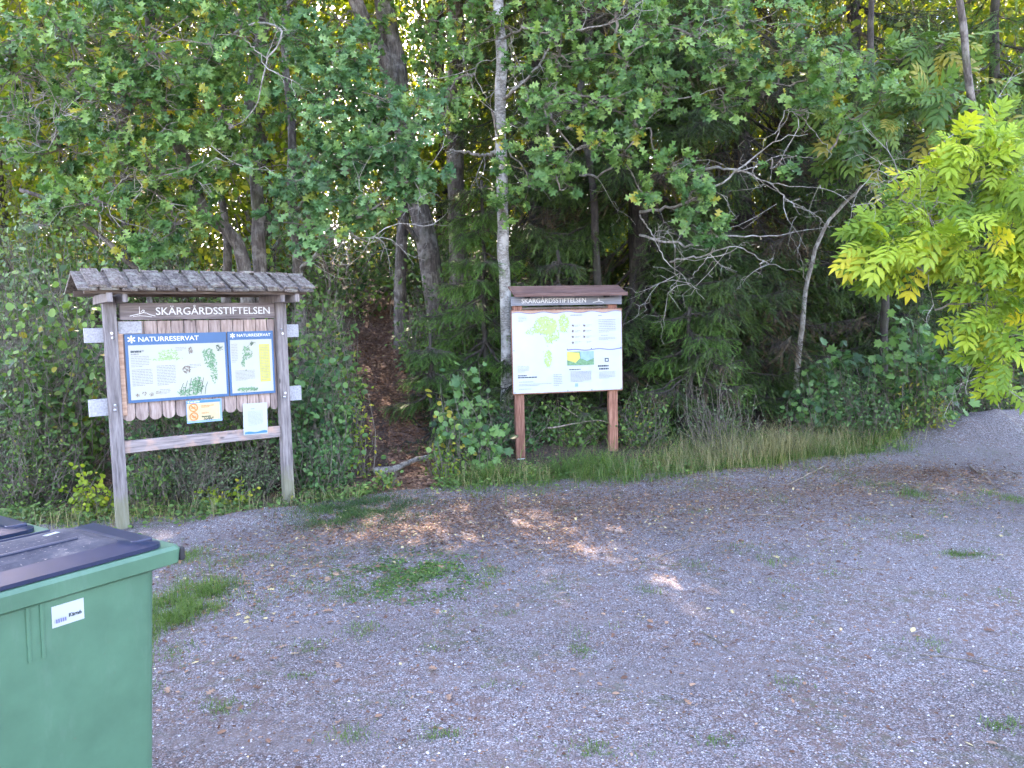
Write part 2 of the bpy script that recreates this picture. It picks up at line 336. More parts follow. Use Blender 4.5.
def quad_t():
    return np.array([(0,0,0),(.3,.35,.03),(.25,.75,0),(0,1,-.05),(-.25,.72,0),(-.3,.33,.03)]), [np.array([[0,1,2,3,4,5]])]
T['far'] = quad_t()
def needle_t(n=9, L=0.16, w=0.036, seed=1):
    r = np.random.default_rng(seed); V=[]; Fs=[]; k=0
    V += [(-.008,0,0),(.008,0,0),(.004,1,0),(-.004,1,0)]; q=[[0,1,2,3]]; k=4
    for i in range(n):
        y = (i+0.5)/n
        for s in (-1,1):
            a = rad(r.uniform(35,60)); z = r.uniform(-.05,.07); l = L*(1.1-0.4*y)
            d = np.array([s*math.sin(a), math.cos(a), 0])*l; w2=w
            V += [(0,y-w2,0),(0,y+w2,0),(d[0],y+d[1],z)]; Fs.append([k,k+1,k+2]); k+=3
    V += []; return np.array(V, float), [np.array(Fs), np.array(q)]
T['needle'] = needle_t()
def place(mb, tmpl, P, d, nrm, size, val, mi=0):
    """instances of a small leaf shape: y axis along d, z near nrm"""
    tv, tf = T[tmpl]
    P=np.asarray(P); Nn=len(P)
    if Nn == 0: return
    y = unit(d); z = unit(nrm - (nrm*y).sum(-1, keepdims=True)*y); x = np.cross(y, z)
    size = np.broadcast_to(size, (Nn,))[:,None,None]
    W = (tv[None,:,0,None]*x[:,None,:] + tv[None,:,1,None]*y[:,None,:] + tv[None,:,2,None]*z[:,None,:])*size + P[:,None,:]
    k = len(tv); off = (np.arange(Nn)*k)[:,None,None]
    fs = [(f[None]+off).reshape(-1, f.shape[1]) for f in tf]
    v = np.asarray(val)
    mb.V.append(W.reshape(-1,3).astype(np.float32))
    for f, t in zip(fs, tf): mb.F.append((f+mb.n, np.repeat(v, len(t)).astype(np.float32), mi))
    mb.n += Nn*k
def twigs(mb, A, B, r0, r1, bend=0.12, seg=3, mi=0, val=0.5, sag=0.0):
    A=np.asarray(A,float); B=np.asarray(B,float); n=len(A)
    if n == 0: return
    L = np.linalg.norm(B-A, axis=1, keepdims=True); t = np.linspace(0,1,seg+1)
    off = rng.standard_normal((n,3))*bend*L; off[:,2] -= sag*L[:,0]
    off2 = rng.standard_normal((n,3))*bend*0.5*L
    P = A[:,None]+(B-A)[:,None]*t[None,:,None] + off[:,None]*(np.sin(pi*t))[None,:,None] + off2[:,None]*(np.sin(2*pi*t))[None,:,None]
    d = unit(B-A); ref = np.where(np.abs(d[:,2:3])<0.9, np.array([[0,0,1.]]), np.array([[1.,0,0]]))
    X = unit(np.cross(ref, d)); Y = np.cross(d, X)
    r = (np.asarray(r0)*np.ones(n))[:,None]*(1-t)[None]+(np.asarray(r1)*np.ones(n))[:,None]*t[None]
    a = np.arange(3)*2*pi/3
    V = P[:,:,None,:] + r[:,:,None,None]*(np.cos(a)[None,None,:,None]*X[:,None,None,:]+np.sin(a)[None,None,:,None]*Y[:,None,None,:])
    base = (np.arange(n)*(seg+1)*3)[:,None,None,None]; i=(np.arange(seg)*3)[None,:,None,None]; j=np.arange(3)
    q = np.stack([j, (j+1)%3, (j+1)%3+3, j+3], -1)[None,None]
    mb.add(V.reshape(-1,3), (base+i+q).reshape(-1,4), val, mi)
    return P
def smoothline(pts, n=18, jit=0.0):
    P = np.asarray(pts, float)
    if len(P) == 2: P = np.array([P[0], (P[0]+P[1])/2, P[1]])
    s = np.r_[0, np.cumsum(np.linalg.norm(np.diff(P, axis=0), axis=1))]; s /= s[-1]
    u = np.linspace(0,1,n); E = np.concatenate([[2*P[0]-P[1]], P, [2*P[-1]-P[-2]]]); out=[]
    for w in u:
        i = min(np.searchsorted(s, w, 'right')-1, len(P)-2); t = (w-s[i])/(s[i+1]-s[i]+1e-9)
        p0,p1,p2,p3 = E[i],E[i+1],E[i+2],E[i+3]
        out.append(0.5*((2*p1)+(-p0+p2)*t+(2*p0-5*p1+4*p2-p3)*t*t+(-p0+3*p1-3*p2+p3)*t**3))
    out = np.array(out)
    if jit: out[1:-1] += rng.standard_normal((n-2,3))*jit
    return out
def pxline(l): return np.array([PY(*q) for q in l])
def rooted(l, sink=0.15):
    P = pxline(l); b = P[0].copy(); zb = float(hgt(b[0], b[1]))
    if b[2] > zb+0.1: P = np.concatenate([[[b[0], b[1], zb-sink]], P])
    else: P[0][2] = zb-sink
    return P
# ------------------------------------------------------------------ crowns
def crown(mb, tw, clusters, leaf, per, size, attach=None, spread=0.34, limb_r=0.02, limbs=None, up=0.7, ysh=0.0, gap=5, droop=0.1):
    """clusters: (px,py,D, rx_px, rz_px, depth_m, sprays). Adds leaves to mb and twigs to tw."""
    for (px,py,D,rx,rz,dm,ns) in clusters:
        c = PY(px,py,D); R = np.array([rx*D/F, dm, rz*D/F])
        k = max(2, int(ns/gap))
        u = unit(rng.standard_normal((k,3)))*(rng.random((k,1))**0.45); sub = c + u*R
        if attach is not None:
            A = attach[np.argmin(((attach-c)**2).sum(1)-0.0*attach[:,2])]
            ml = smoothline([A, (A+c)/2+np.array([0,0,0.12])*np.linalg.norm(c-A)*0.5+rng.standard_normal(3)*0.05, c], 8, 0.015)
            (limbs or tw).tube(ml, np.linspace(limb_r, limb_r*0.4, 8), 5)
        twigs(tw, np.repeat(c[None], k, 0), sub, limb_r*0.4, 0.005, 0.12)
        s = rng.integers(0, k, ns); sig = spread*R/ max(1.0, k**(1/3)) + 0.04
        base = sub[s]; tip = base + rng.standard_normal((ns,3))*sig
        tip[:,2] = np.maximum(tip[:,2], hgt(tip[:,0], tip[:,1])+0.05)
        twigs(tw, base, tip, 0.0045, 0.002, 0.1)
        out = unit(tip-base+0.35*unit(tip-c)+1e-4)
        tot = ns*per
        o = np.repeat(out, per, 0); tp = np.repeat(tip, per, 0); bs = np.repeat(base, per, 0)
        t = rng.random((tot,1))**0.5
        P = bs+(tp-bs)*(0.72+0.28*t) + rng.standard_normal((tot,3))*0.012
        d = unit(o*0.75 + unit(rng.standard_normal((tot,3)))*0.85 + np.array([0,0,-droop]))
        nn = np.array([0,-0.95,up]) + rng.standard_normal((tot,3))*0.4
        vs = np.clip(np.repeat(rng.normal(0.45+ysh,0.24,ns), per)+rng.normal(0,0.14,tot), 0, 1)
        k_=open_sky(P); place(mb, leaf, P[k_], d[k_], nn[k_], (size*rng.uniform(0.5,1.4,tot))[k_], vs[k_])
def tree(name, label, trunks, clusters, leaf='oak', mat='oak', per=9, size=0.11, bark='bark', group=None, high=(), limbs=(), limb_mat=None, cat='tree', bare=0, **kw):
    """trunks: list of (pixel polyline, r_base, r_top); high: crown blobs added above the frame for the shade they cast, as world (x,y,z,rx,ry,rz,n,size)"""
    lines = [smoothline(rooted(t[0]) if t[3:]==() else pxline(t[0]), 26, 0.006) for t in trunks]
    b = lines[0][0].copy(); b[2] = float(hgt(b[0], b[1]))
    root = empty(name, tuple(b), 0, label, cat, group)
    for ln, t in zip(lines, trunks):
        mb = MB(); q = np.linspace(0,1,26); r = t[1]+(t[2]-t[1])*q
        if not t[3:]: r = r*(1+0.5*np.exp(-q*16))
        mb.tube(ln-b, r, 12, rough=0.035); mb.build('trunk', M[bark], root, True)
    att = np.concatenate([l[6:] for l in lines])
    for (pl, r0, r1) in limbs:
        mb = MB(); l = smoothline(pxline(pl), 26, 0.010); mb.tube(l-b, np.linspace(r0*.72, r1*.4, 26), 7, rough=0.09)
        mb.build('branch', M[limb_mat or bark], root, True); att = np.concatenate([att, l])
    if bare:
        bt=MB(); A_=att[rng.integers(len(lines)*20 if limbs else 0, len(att), bare)]
        d=rng.standard_normal((bare,3))*np.array([1,.5,.7])+np.array([0,-.4,-.1]); L_=rng.uniform(.25,.8,bare)
        B_=A_+unit(d)*L_[:,None]; Q=twigs(bt,A_,B_,.006,.002,.14,seg=6)
        for u in (2,3,4,5):
            A2_=Q[:,u]; B2_=A2_+unit(unit(d)*.8+rng.standard_normal((bare,3))*.7)*(L_*.4)[:,None]; twigs(bt,A2_,B2_,.003,.0012,.15,seg=3)
        bt.V=[v-b.astype(np.float32) for v in bt.V]; bt.build('bare_twigs',M['branch_pale'],root)
    lm, tw = MB(), MB()
    crown(lm, tw, clusters, leaf, per, size, att, **kw)
    for (x,y,z,rx,ry,rz,n,sz) in high:  # unseen foliage added overhead to keep direct sun off the gravel
        c = np.array([x,y,z]); u = unit(rng.standard_normal((n,3)))*(rng.random((n,1))**0.4)
        k = max(6, n//60); cs = c+unit(rng.standard_normal((k,3)))*rng.random((k,1))**.4*np.array([rx,ry,rz])
        P = cs[rng.integers(0,k,n)] + np.clip(rng.standard_normal((n,3)),-1.6,1.6)*np.array([rx,ry,rz])*0.22
        P=P[open_sky(P)]; n=len(P); place(lm, 'far', P, unit(rng.standard_normal((n,3))), rng.standard_normal((n,3))+np.array([0,0,.6]), sz*rng.uniform(.7,1.2,n), np.clip(rng.normal(.45,.2,n),0,1))
        a0 = att[np.argmax(att[:,2])]; twigs(tw, np.repeat(a0[None],k,0), cs, 0.05, 0.01, 0.08, seg=5)
    for m in (lm, tw): m.V = [v - b.astype(np.float32) for v in m.V]
    if lm.n: lm.build('crown', M[mat], root, False)
    if tw.n: tw.build('twigs', M['twig'], root, False)
    return root
def shrub(name, label, px, D, hw, top, leaf='oval', mat='shrub', size=0.05, stems=60, lps=26, group=None, ysh=0.0, depth=0.45, cat='shrub', stemmat='twig', low=0.1):
    c = PY(px, 400, D); x0, y0 = c[0], D; z0 = float(hgt(x0, y0)); b = np.array([x0,y0,z0])
    hh = PY(px, top, D)[2]-z0; W = hw*D/F
    root = empty(name, tuple(b), 0, label, cat, group)
    a = rng.uniform(0,2*pi,stems); rr = np.sqrt(rng.random(stems))
    ex = np.stack([np.cos(a)*rr*W, np.sin(a)*rr*depth, hh*(np.sqrt(np.clip(1-0.75*rr**2,0,1)))*np.where(rng.random(stems)<.12,rng.uniform(1.1,1.3,stems),rng.uniform(0.4,1.05,stems))], 1)
    bs = np.stack([ex[:,0]*0.35, ex[:,1]*0.35, np.zeros(stems)], 1); bs[:,2] = hgt(bs[:,0]+x0, bs[:,1]+y0)-z0-0.03
    ex[:,2] += 0.5*(hgt(ex[:,0]+x0, ex[:,1]+y0)-z0)
    tw, lm = MB(), MB()
    P = twigs(tw, bs, ex, 0.0075, 0.0022, 0.10, seg=4)
    n = stems*lps; si = np.repeat(np.arange(stems), lps); t = low+(1-low)*rng.random(n)**0.75
    f = t*4; i = np.minimum(f.astype(int),3); w = (f-i)[:,None]
    Q = P[si,i]*(1-w)+P[si,i+1]*w
    off = unit(rng.standard_normal((n,3)))*(0.03+0.12*rng.random((n,1)))*(hh/1.2)**0.5
    twn = rng.random(n) < 0.35
    twigs(tw, Q[twn], (Q+off)[twn], 0.0022, 0.0012, 0.1, seg=2)
    d = unit(off+np.array([0,0,-0.01])+rng.standard_normal((n,3))*0.03); nn = np.array([0,-0.7,0.8])+rng.standard_normal((n,3))*0.5
    val = np.clip(np.repeat(rng.normal(.45+ysh,.22,stems), lps)+rng.normal(0,.15,n)+.15*t-.07, 0, 1)
    pos = Q+off; g = hgt(pos[:,0]+x0, pos[:,1]+y0)-z0+0.02; pos[:,2] = np.maximum(pos[:,2], g)
    ss=np.repeat(rng.uniform(.65,1.25,stems),lps); kp=rng.random(n)<np.repeat(np.clip(rng.normal(.8,.35,stems),.08,1),lps)
    place(lm, leaf, pos[kp], d[kp], nn[kp], (size*ss*rng.uniform(.6,1.2,n))[kp], val[kp])
    lm.build('foliage', M[mat], root); tw.build('stems', M[stemmat], root)
    return root
def spruce(name, label, px, D, height, rmax, zlow=0.1, r0=0.16, mat='needle', dens=1.0, group=None, dead=0.12, twl=0.24, front=True, lean=0, seedv=0):
    c = PY(px,400,D); x0,y0=c[0],D; z0=float(hgt(x0,y0)); b=np.array([x0,y0,z0])
    root = empty(name, tuple(b), 0, label, 'tree', group)
    mb=MB(); tl = smoothline([(0,0,-.15),(lean*.3,0,height*.4),(lean,0,height)],20,0.01); mb.tube(tl, np.linspace(r0,0.02,20), 10, rough=.04); mb.build('trunk', M['bark_dark'], root, True)
    lm, dm, tw = MB(), MB(), MB()
    A=[];B=[]
    z=zlow
    while z < height*0.97:
        f = 1-z/height; nb = rng.integers(5,8)
        for k in range(int(nb)):
            a = rng.uniform(0,2*pi); L = rmax*(0.25+0.75*f**0.8)*rng.uniform(.65,1.1)
            if front and math.sin(a) > 0.35 and rng.random() < 0.7: continue
            s = np.linspace(0,1,7); droop = (0.20+0.35*f)*L
            p = np.stack([math.cos(a)*L*s, math.sin(a)*L*s, z - droop*np.sin(s*pi*0.62)+0.04*L*s], 1)
            p[:,2] = np.maximum(p[:,2], hgt(x0+p[:,0], y0+p[:,1])-z0+0.04)
            p[1:] += rng.standard_normal((6,3))*0.02
            tw.tube(p, np.linspace(0.012+0.006*L,0.003,7), 4)
            isdead = rng.random() < dead
            m = int(L*30*dens); t = 0.22+0.78*rng.random(m); ff=t*6; i=np.minimum(ff.astype(int),5); w=(ff-i)[:,None]
            Q = p[i]*(1-w)+p[i+1]*w; side = np.where(rng.random(m)<.5,-1,1)
            ax = np.array([math.cos(a),math.sin(a),0]); sx = np.array([-math.sin(a),math.cos(a),0])
            d = unit(ax*rng.uniform(.2,.9,(m,1)) + sx*(side*rng.uniform(.3,1,m))[:,None] + np.array([0,0,-1])*rng.uniform(.1,1.1,(m,1)))
            ln = twl*(1.25-0.6*t)*rng.uniform(.6,1.3,m)
            # second-order: each side twig carries 3 needle shoots
            tip = Q+d*ln[:,None]*1.6
            twigs(tw, Q, tip, 0.003, 0.0015, 0.06, seg=2)
            for u in (0.15,0.5,0.85):
                dd = unit(d+rng.standard_normal((m,3))*0.35+np.array([0,0,-.15]))
                val = np.clip(rng.normal(.35+.25*u,.18,m),0,1)
                keep = rng.random(m) < (0.35 if isdead else 1)
                place(dm if isdead else lm, 'needle', (Q+(tip-Q)*u)[keep], dd[keep], (np.array([0,0,1])+rng.standard_normal((m,3))*.5)[keep], (ln*0.85)[keep], val[keep])
        z += 0.26*rng.uniform(.7,1.3)*(1 if z<6 else 1.8)
    lm.build('needles', M[mat], root)
    if dm.n: dm.build('dead_needles', M['deadneedle'], root)
    tw.build('branches', M['bark_dark'], root)
    return root
# ================================================================== SETTING
def sm(t): t = np.clip(t,0,1); return t*t*(3-2*t)
def grid(name, xs, ys, zf, mat, yfun=None, kind='structure'):
    X, Y = np.meshgrid(xs, ys)
    if yfun is not None: Y = yfun(X, Y)
    Z = zf(X, Y); v = np.stack([X,Y,Z],-1).reshape(-1,3); nx=len(xs)
    i = (np.arange(len(ys)-1)*nx)[:,None]; j=np.arange(nx-1)[None]
    q = np.stack([i+j,i+j+1,i+nx+j+1,i+nx+j],-1).reshape(-1,4)
    mb = MB(); mb.add(v, q); return tag(mb.build(name, mat, None, True), kind=kind)
def groundz(X, Y):
    e = sm((Y-yv(X)+0.05)/0.25); fl = 0.03*fbm2(X,Y,3,2.2)*e
    return hgt(X,Y)*1.0 + fl - 0.05*(1-e)
xs = np.concatenate([[-400,-150,-60], np.linspace(-28,-10,60), np.linspace(-9.9,10,200), np.linspace(10.2,28,60), [60,150,400]])
ys = np.concatenate([[-400,-100,-30,-5], np.linspace(0,5.5,12), np.linspace(5.6,16,140), np.linspace(16.3,45,70), [70,120,400]])
grid('ground', xs, ys, groundz, M['floor'])
def edge(x): return yv(x)+0.10+0.12*fbm2(x, x*0+2.0, 5, 3.0)
gx = np.concatenate([[-60,-25], np.linspace(-12,14,262), [30,60]])
gv = np.concatenate([[0,0.5,0.8], np.linspace(0.85,1,110)])
def gyf(X, V): e = edge(X); return -60+(e+60)*V
def gz(X, Y):
    g = lambda cx,cy,rx,ry,h,a=0.0: h*np.exp(-((((X-cx)*math.cos(a)+(Y-cy)*math.sin(a))/rx)**2)**1.3-((((Y-cy)*math.cos(a)-(X-cx)*math.sin(a))/ry)**2)**1.3)
    m = g(6.9,10.15,1.9,.62,.36,.16)*(1+.2*fbm2(X,Y,71,2.5)) + g(-2.35,6.55,.55,.22,.09,.6) + g(2.55,8.05,.8,.25,.06)+ g(3.6,8.7,.9,.25,.07,.3)
    return m + 0.004+0.012*fbm2(X,Y,11,0.9)+0.006*fbm2(X,Y,12,3.0)+0.015
def gravz(x, y): return gz(np.asarray(x,float), np.asarray(y,float))
grid('gravel_lot', gx, gv, gz, M['gravel'], gyf)
# path
yy = np.linspace(7.65, 16, 90); uu = np.linspace(-1,1,13)
U, Yp = np.meshgrid(uu, yy); wd = 0.36+0.05*np.sin(Yp*3)+0.03*(Yp-8)
Xp = pathx(Yp)+U*wd; Zp = groundz(Xp,Yp)+0.02-0.05*np.abs(U)**3+0.008*fbm2(Xp,Yp,8,9)
mb=MB(); i=(np.arange(89)*13)[:,None]; j=np.arange(12)[None]
mb.add(np.stack([Xp,Yp,Zp],-1).reshape(-1,3), np.stack([i+j,i+j+1,i+13+j+1,i+13+j],-1).reshape(-1,4)); tag(mb.build('path', M['pathmat'], None, True), kind='structure')
# ================================================================== PRINT HELPERS (local board frame, facing -y)
def text(name, s, x, z, y, height, width, mat, parent, align='LEFT', bold=0.0):
    cu = bpy.data.curves.new(name, 'FONT'); cu.body = s; cu.size = 1; cu.extrude = 0.0015; cu.offset = bold; cu.resolution_u = 3
    o = bpy.data.objects.new(name, cu); COL.objects.link(o); bpy.context.view_layer.update()
    bb = np.array(o.bound_box); w = bb[:,0].max()-bb[:,0].min(); h = 0.73
    sx = width/w; sy = height/h; o.scale = (sx, sy, 1); cu.materials.append(mat); o.rotation_euler = (pi/2,0,0)
    me = bpy.data.meshes.new_from_object(o.evaluated_get(bpy.context.evaluated_depsgraph_get())); me.materials.clear(); me.materials.append(mat)
    bpy.data.objects.remove(o); o = bpy.data.objects.new(name, me); COL.objects.link(o); o.scale = (sx, sy, 1); o.rotation_euler = (pi/2,0,0)
    o.location = (x-bb[:,0].min()*sx, y, z); o.parent = parent; return o
class Y0:
    k = 0
def sheet(mb, x0,x1,z0,z1,y,val=0.5):
    Y0.k += 1; yy_ = y-Y0.k*2e-6
    mb.add([(x0,yy_,z0),(x1,yy_,z0),(x1,yy_,z1),(x0,yy_,z1)], [[0,1,2,3]], val)
def lines(mb, x0,x1,z0,z1,rows,y,fill=0.5):
    dz=(z1-z0)/rows
    for r in range(rows):
        z=z1-dz*(r+.5); x=x0; end = x1 if r<rows-1 else x0+(x1-x0)*.6
        while x < end-0.004:
            w=min(rng.uniform(.012,.035), end-x); sheet(mb,x,x+w,z-dz*fill/2,z+dz*fill/2,y); x+=w+.004
def scat(mb, cx,cz,rx,rz,n,s,y,fn=None):
    for _ in range(n):
        a=rng.uniform(0,2*pi); r=math.sqrt(rng.random()); x=cx+rx*r*math.cos(a); z=cz+rz*r*math.sin(a)
        if fn and not fn(x,z): continue
        Y0.k+=1; yy_=y-Y0.k*2e-6; b=rng.uniform(0,2*pi); l=s*rng.uniform(.6,1.6); w=s*.4
        d=np.array([math.cos(b),math.sin(b)])*l; e=np.array([-d[1],d[0]])/l*w
        p=[(x-d[0],z-d[1]),(x-e[0],z-e[1]),(x+d[0],z+d[1]),(x+e[0],z+e[1])]
        mb.add([(q[0],yy_,q[1]) for q in p], [[0,3,2,1]] if ((p[1][0]-p[0][0])*(p[2][1]-p[0][1])-(p[1][1]-p[0][1])*(p[2][0]-p[0][0]))<0 else [[0,1,2,3]])
def blob(mb, pts, y):
    Y0.k+=1; yy_=y-Y0.k*2e-6; mb.add([(p[0],yy_,p[1]) for p in pts], [list(range(len(pts)))])
def stroke(mb, pts, w, y):
    for a,b in zip(pts[:-1],pts[1:]):
        a=np.array(a);b=np.array(b);d=unit(b-a);e=np.array([-d[1],d[0]])*w/2
        blob(mb,[a-e,b-e,b+e,a+e],y)
def star(mb, x,z,r,y):
    for k in range(3):
        a=pi/2+k*pi/3; d=np.array([math.cos(a),math.sin(a)]); c=np.array([x,z]); stroke(mb,[c-d*r,c+d*r],r*.36,y)
def wave(x0,x1,z,amp,n,k,ph=0): x=np.linspace(x0,x1,n); return [(a, z+amp*math.sin(k*(a-x0)/(x1-x0)*2*pi+ph)) for a in x]
# ================================================================== LEFT INFORMATION BOARD
A = PZ(123,530); B = PZ(289,503); ang = math.atan2(B[1]-A[1], B[0]-A[0])
b1 = empty('information_board', tuple(A), ang, 'weathered grey information board under a plank roof, left of the woodland path', 'notice board')
L=1.47
for u,w in ((0,.098),(L,.096)):
    mb=MB(); mb.box((u,0,0.93),(w,.095,2.16),val=.45 if u==0 else .6); p=mb.build('post',M['post'],b1,bevel=.006)
    bo=MB()
    for z in (1.70,1.66,1.09,1.05): bo.tube([(u+rng.uniform(-.02,.02),-.0475,z),(u,-.056,z)],.011,8)
    bo.build('bolt',M['steel'],p)
for z,h in ((1.685,.125),(1.07,.145)):
    mb=MB(); mb.box((L/2+.005,.0695,z),(1.86,.04,h),val=.9); mb.build('crossbeam',M['whitewash'] ,b1,bevel=.004)
mb=MB(); mb.box((L/2,.012,.716),(L-.098,.05,.105),val=.5); mb.build('lower_rail',M['rail'],b1,bevel=.005)
mb=MB(); x=.057; 
while x < 1.40:
    w=.103*rng.uniform(.94,1.05); w=min(w,1.418-x)
    if w<.06: break
    zb=.935+rng.uniform(-.004,.004)+.0*x; r=w/2-.002; cx=x+w/2
    poly=[(x+.002,1.80),(x+.002,zb+r*1.05)]+[(cx-r*math.cos(t),zb+r*.95-r*.95*math.sin(t)) for t in np.linspace(0.1,pi-0.1,9)]+[(x+w-.002,zb+r*1.05),(x+w-.002,1.80)]
    yo=rng.uniform(-.002,.002); mb.prism(poly,.024+yo,.0465+yo,val=rng.uniform(.05,.95)); x+=w+.003
mb.build('backboard',M['plank'],b1,bevel=.002)
mb=MB(); mb.box((.075,.014,1.35),(.038,.018,.72),val=.9); mb.build('side_strip',M['paletrim'],b1,bevel=.002)
mb=MB(); mb.box((.155,.012,1.745),(.185,.018,.105)); mb.build('whitewashed_block',M['whitewash'],b1,bevel=.003)
mb=MB(); mb.box((.75,.008,1.883),(1.34,.03,.146)); tb=mb.build('title_board',M['title'],b1,bevel=.004)
text('lettering','SKÄRGÅRDSSTIFTELSEN',.365,1.852,-.0085,.068,1.005,M['white'],tb,bold=.006)
mb=MB(); y=-.0085
stroke(mb,[(.155,1.843),(.20,1.855),(.235,1.862),(.235,1.925)],.006,y); stroke(mb,[(.235,1.862),(.262,1.872),(.275,1.888),(.262,1.895),(.247,1.88)],.006,y)
stroke(mb,[(.262,1.872),(.29,1.868),(.32,1.852),(.36,1.842)],.006,y); stroke(mb,[(.18,1.838),(.23,1.846),(.28,1.842),(.33,1.834)],.004,y); mb.build('emblem',M['white'],tb)
# info panels
def panel(x0,x1,z0,z1,name,mat,y=.004,th=.008,parent=b1,shear=0):
    m=MB(); m.box(((x0+x1)/2,y+th/2,(z0+z1)/2),(x1-x0,th,z1-z0)); return m.build(name,mat,parent,bevel=.001)
pb = panel(.104,.955,1.093,1.688,'large_info_panel',M['blueframe'],-.002); tag(pb,'blue framed nature reserve panel with map and plant drawings')
panel(.128,.936,1.118,1.592,'print_field',M['cream'],-.0035,.0015,pb)
text('header_text','NATURRESERVAT',.212,1.622,-.003,.042,.50,M['white'],pb,bold=.008)
mb=MB(); star(mb,.158,1.643,.033,-.0028); mb.build('star_emblem',M['white'],pb)
y=-.0042
mb=MB(); lines(mb,.145,.25,1.50,1.555,2,y,.5); lines(mb,.145,.29,1.40,1.50,7,y,.35); lines(mb,.145,.31,1.235,1.385,11,y,.4); lines(mb,.345,.50,1.23,1.41,13,y,.4); lines(mb,.51,.60,1.53,1.565,3,y,.35); lines(mb,.62,.72,1.37,1.41,3,y,.35); lines(mb,.36,.45,1.15,1.20,4,y,.35); mb.build('small_print',M['textgrey'],pb)
mb=MB(); lines(mb,.145,.285,1.525,1.545,1,y-.001,.7); mb.build('heading',M['textdark'],pb)
mb=MB(); scat(mb,.45,1.50,.085,.05,90,.011,y,lambda x,z:z>1.455); scat(mb,.43,1.462,.14,.012,50,.01,y); mb.build('bush_drawing',M['palegreen'],pb)
mb=MB(); scat(mb,.61,1.20,.12,.075,150,.012,y-.001,lambda x,z:z<1.2+.5*(x-.55)); scat(mb,.68,1.22,.05,.07,60,.012,y-.001); mb.build('plant_drawing',M['mapgreen'],pb)
mb=MB(); 
for k in range(7): xx=.53+k*.035; stroke(mb,[(xx,1.13),(xx+.012,1.20),(xx+.03,1.24+.02*(k%3))],.004,y-.002)
scat(mb,.885,1.545,.035,.025,30,.008,y); scat(mb,.705,1.21,.02,.06,25,.006,y-.002); mb.build('ink_drawing',M['darkgreen'],pb)
mb=MB(); scat(mb,.80,1.45,.045,.09,110,.011,y); scat(mb,.83,1.36,.03,.14,90,.010,y); scat(mb,.76,1.50,.02,.04,30,.009,y); mb.build('map_drawing',M['mapgreen'],pb)
mb=MB(); scat(mb,.595,1.36,.035,.035,60,.007,y); scat(mb,.635,1.53,.018,.03,40,.007,y)
for k in range(4): scat(mb,.18+.055*k,1.158+.012*(k%2),.017,.015,16,.006,y)
mb.build('animal_drawing',M['brownprint'],pb)
ps = panel(.965,1.392,1.093,1.690,'small_info_panel',M['blueframe'],-.004); tag(ps,'narrow blue framed panel with map and yellow rules column')
panel(.985,1.374,1.116,1.612,'print_field',M['cream'],-.0055,.0015,ps)
text('header_text','NATURRESERVAT',1.052,1.64,-.005,.028,.315,M['white'],ps,bold=.008)
mb=MB(); star(mb,1.012,1.652,.024,-.0048); mb.build('star_emblem',M['white'],ps)
y=-.0062
mb=MB(); sheet(mb,1.252,1.35,1.21,1.565,y); mb.build('yellow_column',M['mapyellow'],ps)
mb=MB(); lines(mb,1.262,1.34,1.22,1.555,22,y-.001,.25); lines(mb,.995,1.05,1.40,1.58,12,y,.3); lines(mb,1.02,1.2,1.23,1.33,8,y,.3); mb.build('small_print',M['textgrey'],ps)
mb=MB(); scat(mb,1.14,1.49,.045,.07,80,.010,y); scat(mb,1.10,1.40,.02,.05,30,.009,y); scat(mb,1.13,1.145,.10,.018,70,.011,y); mb.build('map_drawing',M['mapgreen'],ps)
mb=MB(); scat(mb,1.19,1.575,.03,.02,20,.008,y); scat(mb,1.12,1.325,.006,.006,6,.005,y); mb.build('ink_drawing',M['darkgreen'],ps)
py_ = panel(.572,.882,.872,1.078,'rule_panel',M['ltblue'],-.006); panel(.578,.862,.893,1.050,'print_field',M['peach'],-.0075,.0015,py_)
mb=MB(); sheet(mb,.578,.87,1.053,1.074,-.0065); mb.build('blue_strip',M['blueband'],py_)
mb=MB(); star(mb,.592,1.0635,.009,-.0072); lines(mb,.607,.74,1.057,1.070,1,-.0072,.6); mb.build('strip_print',M['white'],py_)
for cz in (1.012,.932):
    mb=MB(); t=np.linspace(0,2*pi,25); stroke(mb,[(.632+.034*math.cos(a),cz+.034*math.sin(a)) for a in t],.010,-.0082); stroke(mb,[(.61,cz+.022),(.654,cz-.022)],.009,-.0082)
    scat(mb,.632,cz,.018,.012,14,.007,-.0082); mb.build('prohibition_symbol',M['orange'],py_)
mb=MB(); lines(mb,.70,.815,1.005,1.03,2,-.0082,.45); lines(mb,.70,.80,.95,.965,1,-.0082,.45); mb.build('rule_text',M['orange'],py_)
mb=MB(); lines(mb,.70,.83,.915,.935,1,-.0082,.5); scat(mb,.76,.905,.05,.012,24,.008,-.0082); mb.build('ink_drawing',M['darkgreen'],py_)
pp=MB(); pp.box((1.18,-.022,.862),(.228,.003,.298),rot=np.array([[1,0,.02],[0,1,0],[-.02,0,1]])); pw=pp.build('paper_notice',M['whiteprint'],b1); tag(pw,'white laminated paper notice with a blue wave along the bottom')
mb=MB(); lines(mb,1.14,1.21,.955,.965,1,-.024,.6); lines(mb,1.11,1.25,.80,.94,12,-.024,.25); mb.build('notice_text',M['textlight'],pw)
mb=MB(); t1=wave(1.075,1.285,.742,.005,15,1.5); blob(mb,[(1.075,.722),(1.285,.722)]+t1[::-1],-.0245); mb.build('wave_band',M['blueband'],pw)
